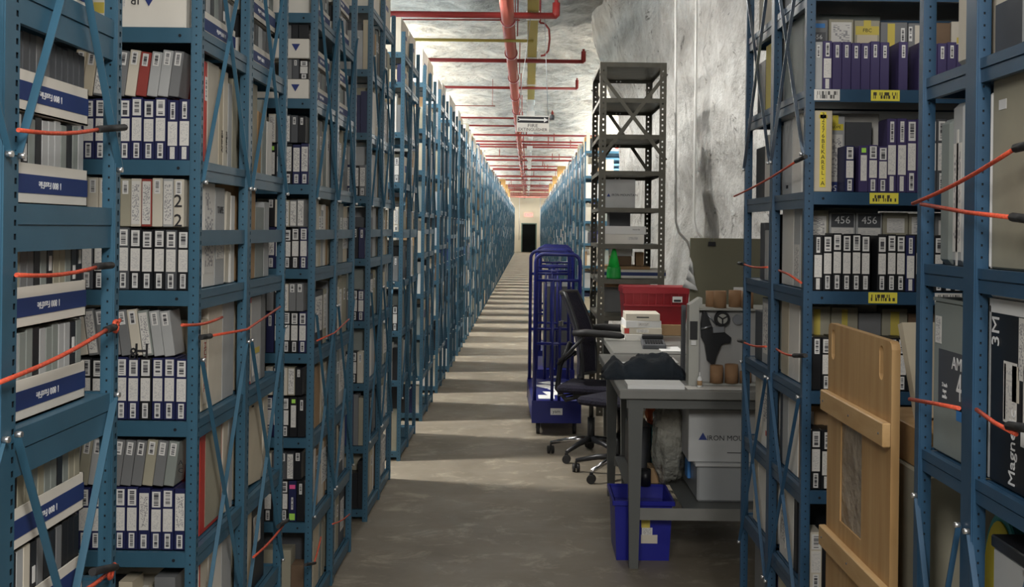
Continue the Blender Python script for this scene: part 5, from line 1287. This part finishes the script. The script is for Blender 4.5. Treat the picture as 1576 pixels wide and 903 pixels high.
# Z 1.65
for i, (m, w_, h_) in enumerate((('greygreen', .075, .345), ('lightgrey', .075, .36), ('greygreen', .07, .33))):
    o, D = nb('pale plastic case with rounded top, %s from the back' % ORD[3 - i], m, A2 - .01 + .078 * i, A2 - .01 + .078 * i + w_, 1.65, h_, name='plastic_case', cat='case', bev=.012)
    if i == 1: deco(o, D, 'x-', 'typed', 0, .15, .045, .24); deco(o, D, 'x-', 'white', 0, .15, .01, .3)
o, D = nb('large khaki flat case at the right edge', 'khaki', A0, A1 + .01, 1.65, .385); deco(o, D, 'x-', 'paper', -D[1] / 2 + .05, .33, .035, .02); deco(o, D, 'x-', 'ink', .06, .04, .05, .003)
o, D = nb('white edged slim sheet beside the khaki case', 'paper', A1 + .014, A1 + .026, 1.65, .36)
# Z 1.22
o, D = nb('grey carton with large white numbers on a black and blue printed panel', 'greygreen', A2 - .03, A3 + .01, 1.22, .345)
dz = D[2]
deco(o, D, 'x-', 'darkgrey', .0, .175, .20, .125, name='printed_panel'); deco(o, D, 'x-', 'white_ink', .045, .212, txt='AMPEX', size=.040); deco(o, D, 'x-', 'white_ink', .055, .16, txt='456', size=.075).scale = (.8, 1.15, 1)
deco(o, D, 'x-', 'blue_tape', .055, .105, .09, .03, name='blue_panel'); deco(o, D, 'x-', 'typed', -.105, .280, .036, .062); deco(o, D, 'x-', 'white_ink', -.06, .145, txt='2 inch\ntape\naudio', size=.013)
MB().box(-D[0] / 2 - .002, D[0] / 2 + .002, -D[1] / 2 - .002, D[1] / 2 + .002, dz, dz + .008).build('lid_flap', 'greygreen', o)
o, D = nb('black carton with white magnetic tape lettering and torn labels', 'black', A0, A1 + .012, 1.22, .37)
deco(o, D, 'x-', 'paper', 0, D[2] - .014, D[1] * .99, .028, name='white_rim'); 
for u_ in (-D[1] / 2 + .004,): deco(o, D, 'x-', 'lightgrey', u_, .18, .008, .35, name='white_edge')
deco(o, D, 'x-', 'white_ink', -.098, .305, txt='3M', size=.05, spin=H_); deco(o, D, 'x-', 'white_ink', -.015, .085, txt='Magnetic', size=.042, spin=H_)
deco(o, D, 'x-', 'typed', .02, .28, .025, .12); deco(o, D, 'x-', 'scribble', -.03, .19, .06, .12); deco(o, D, 'x-', 'band_blue', -.053, .19, .008, .11); deco(o, D, 'x-', 'ivory', -.005, .21, .03, .07); deco(o, D, 'x-', 'typed', .055, .19, .05, .12); deco(o, D, 'x-', 'paper', .03, .11, .018, .03)
MB().box(-D[0] / 2, D[0] / 2, -D[1] / 2, D[1] / 2, D[2], D[2] + .02).build('open_flap', 'paper', o, bevel=.006)
# Z .79
t = empty('round_case', (XF + .17, 2.46, .7905), None, 'yellow and teal rounded case standing on the near lower shelf', 'case')
b = MB(); P_ = [(-.098, 0), (.098, 0)] + [(.098 * cos(pi * i / 16), .16 + .17 * sin(pi * i / 16)) for i in range(0, 17)]
P2 = [Vector((0, y, z)) for y, z in P_]; 
RZ = Matrix.Rotation(pi / 2, 4, 'Z')
b.prism(P_, -.0, .17, 0, Matrix.Rotation(-pi / 2, 4, 'Z') @ Matrix.Translation((0, -.085, 0))); b.build('case_shell', 'teal', t, bevel=.004)
P3_ = [(y * .86, .012 + z * .90) for y, z in P_]
MB().prism(P3_, -.0035, 0, 0, Matrix.Translation((-.085, 0, 0)) @ Matrix.Rotation(-pi / 2, 4, 'Z')).build('yellow_face', 'yellow', t)
link('printed_sheet', boxmesh(.06, .0015, .10, 'typed', 0), t, (-.0895, .02, .02), (0, 0, -pi / 2))
o, D = nb('pale grey carton with a black lid at the right edge', 'lightgrey', A0, A1 - .02, .79, .30); MB().box(-D[0] / 2 - .004, D[0] / 2, -D[1] / 2 - .004, D[1] / 2 + .004, D[2], D[2] + .025).build('lid', 'black', o, bevel=.003)
nb('brown carton on the bottom shelf of the near right row', 'brown', A0, A1, .36, .3); nb('grey carton on the bottom shelf beside the rear post', 'grey', A2, A3, .36, .3)

# ------------------------------------------------------------------ bungee cords
gB = 'orange bungee cords across the row ends'
def cord(lab, pts, sgn, off=.024, r=.0040, sleeve=None, knot=None):
    X = sgn * (WX - off)
    P_ = [PX(x, y, X) for x, y in pts]
    t = empty('bungee_cord', P_[0], None, lab, 'cord', gB)
    # a slight sag between the anchors
    if len(P_) == 2: a, c_ = P_; P_ = [a + (c_ - a) * k / 6 - Vector((0, 0, .008 * sin(pi * k / 6))) for k in range(7)]
    MB().tube([p - P_[0] for p in P_], r, 8).build('cord', 'bungee', t)
    if sleeve:
        a, c_ = [PX(x, y, X) - P_[0] for x, y in sleeve]; MB().tube([a, c_], r * 1.9, 8).build('sleeve', 'rubber', t)
    if knot:
        k = PX(*knot, X) - P_[0]
        MB().tube([k + Vector((0, .012 * cos(a), .012 * sin(a))) for a in [i * .7 for i in range(10)]], r, 7).tube([k, k + Vector((0, .025, .012))], r, 7).build('knot', 'bungee', t)
cord('orange bungee cord across the nearest left row above eye level', [(28, 200), (158, 198)], -1, sleeve=[(150, 199), (192, 196)])
cord('orange bungee cord across the nearest left row below the wide blue beam', [(25, 423), (152, 410)], -1, sleeve=[(147, 410), (172, 408)])
cord('long orange bungee cord rising to a knot on the near left post', [(-5, 590), (168, 505)], -1, r=.0045, knot=(178, 502), sleeve=[(163, 508), (176, 503)])
cord('short orange bungee cord knotted at the bottom of the near left post', [(105, 915), (162, 885)], -1, r=.0045, knot=(170, 881), sleeve=[(142, 880), (178, 872)])
cord('orange bungee cord over the boxes of the second left row, upper', [(280, 500), (342, 488)], -1)
cord('orange bungee cord over the boxes of the second left row, lower', [(322, 517), (380, 507), (431, 472)], -1, sleeve=[(309, 519), (324, 517)])
cord('thin orange bungee cord across the third left row at mid height', [(488, 524), (515, 512), (537, 491)], -1, r=.0035)
cord('orange bungee cord across the second left row near the bottom', [(390, 857), (436, 808)], -1, sleeve=[(428, 810), (443, 800)])
cord('orange bungee cord across the third left row near the bottom', [(483, 867), (494, 826)], -1, r=.0035, sleeve=[(470, 869), (485, 866)])
cord('orange bungee cord low on the third left row by the end post', [(512, 806), (538, 791)], -1, r=.0035)
cord('red bungee cord slanting over the upper end of the bench-side row', [(1130, 302), (1232, 244)], 1, sleeve=[(1225, 248), (1240, 241)])
cord('orange bungee cord on the rear half of the bench-side row, upper', [(1141, 405), (1181, 411)], 1, sleeve=[(1137, 405), (1146, 406)])
cord('orange bungee cord on the front half of the bench-side row, upper', [(1199, 416), (1214, 422), (1233, 435)], 1)
cord('orange bungee cord on the rear half of the bench-side row, lower', [(1141, 525), (1179, 533)], 1, sleeve=[(1137, 524), (1146, 526)])
cord('orange bungee cord on the front half of the bench-side row, lower', [(1195, 537), (1228, 547)], 1, sleeve=[(1222, 547), (1240, 547)])
cord('long orange bungee cord rising to the right across the near row', [(1405, 313), (1566, 226)], 1, r=.0045, sleeve=[(1563, 228), (1590, 222)])
cord('orange bungee cord running right across the khaki case', [(1418, 314), (1490, 327), (1562, 335)], 1, r=.0045, sleeve=[(1558, 334), (1590, 338)])
cord('orange bungee cord across the grey carton at the near row', [(1400, 614), (1440, 621), (1476, 628)], 1, r=.0045)
cord('orange bungee cord looped over the black carton', [(1503, 630), (1530, 650), (1564, 668)], 1, r=.0045, sleeve=[(1552, 655), (1590, 660)])
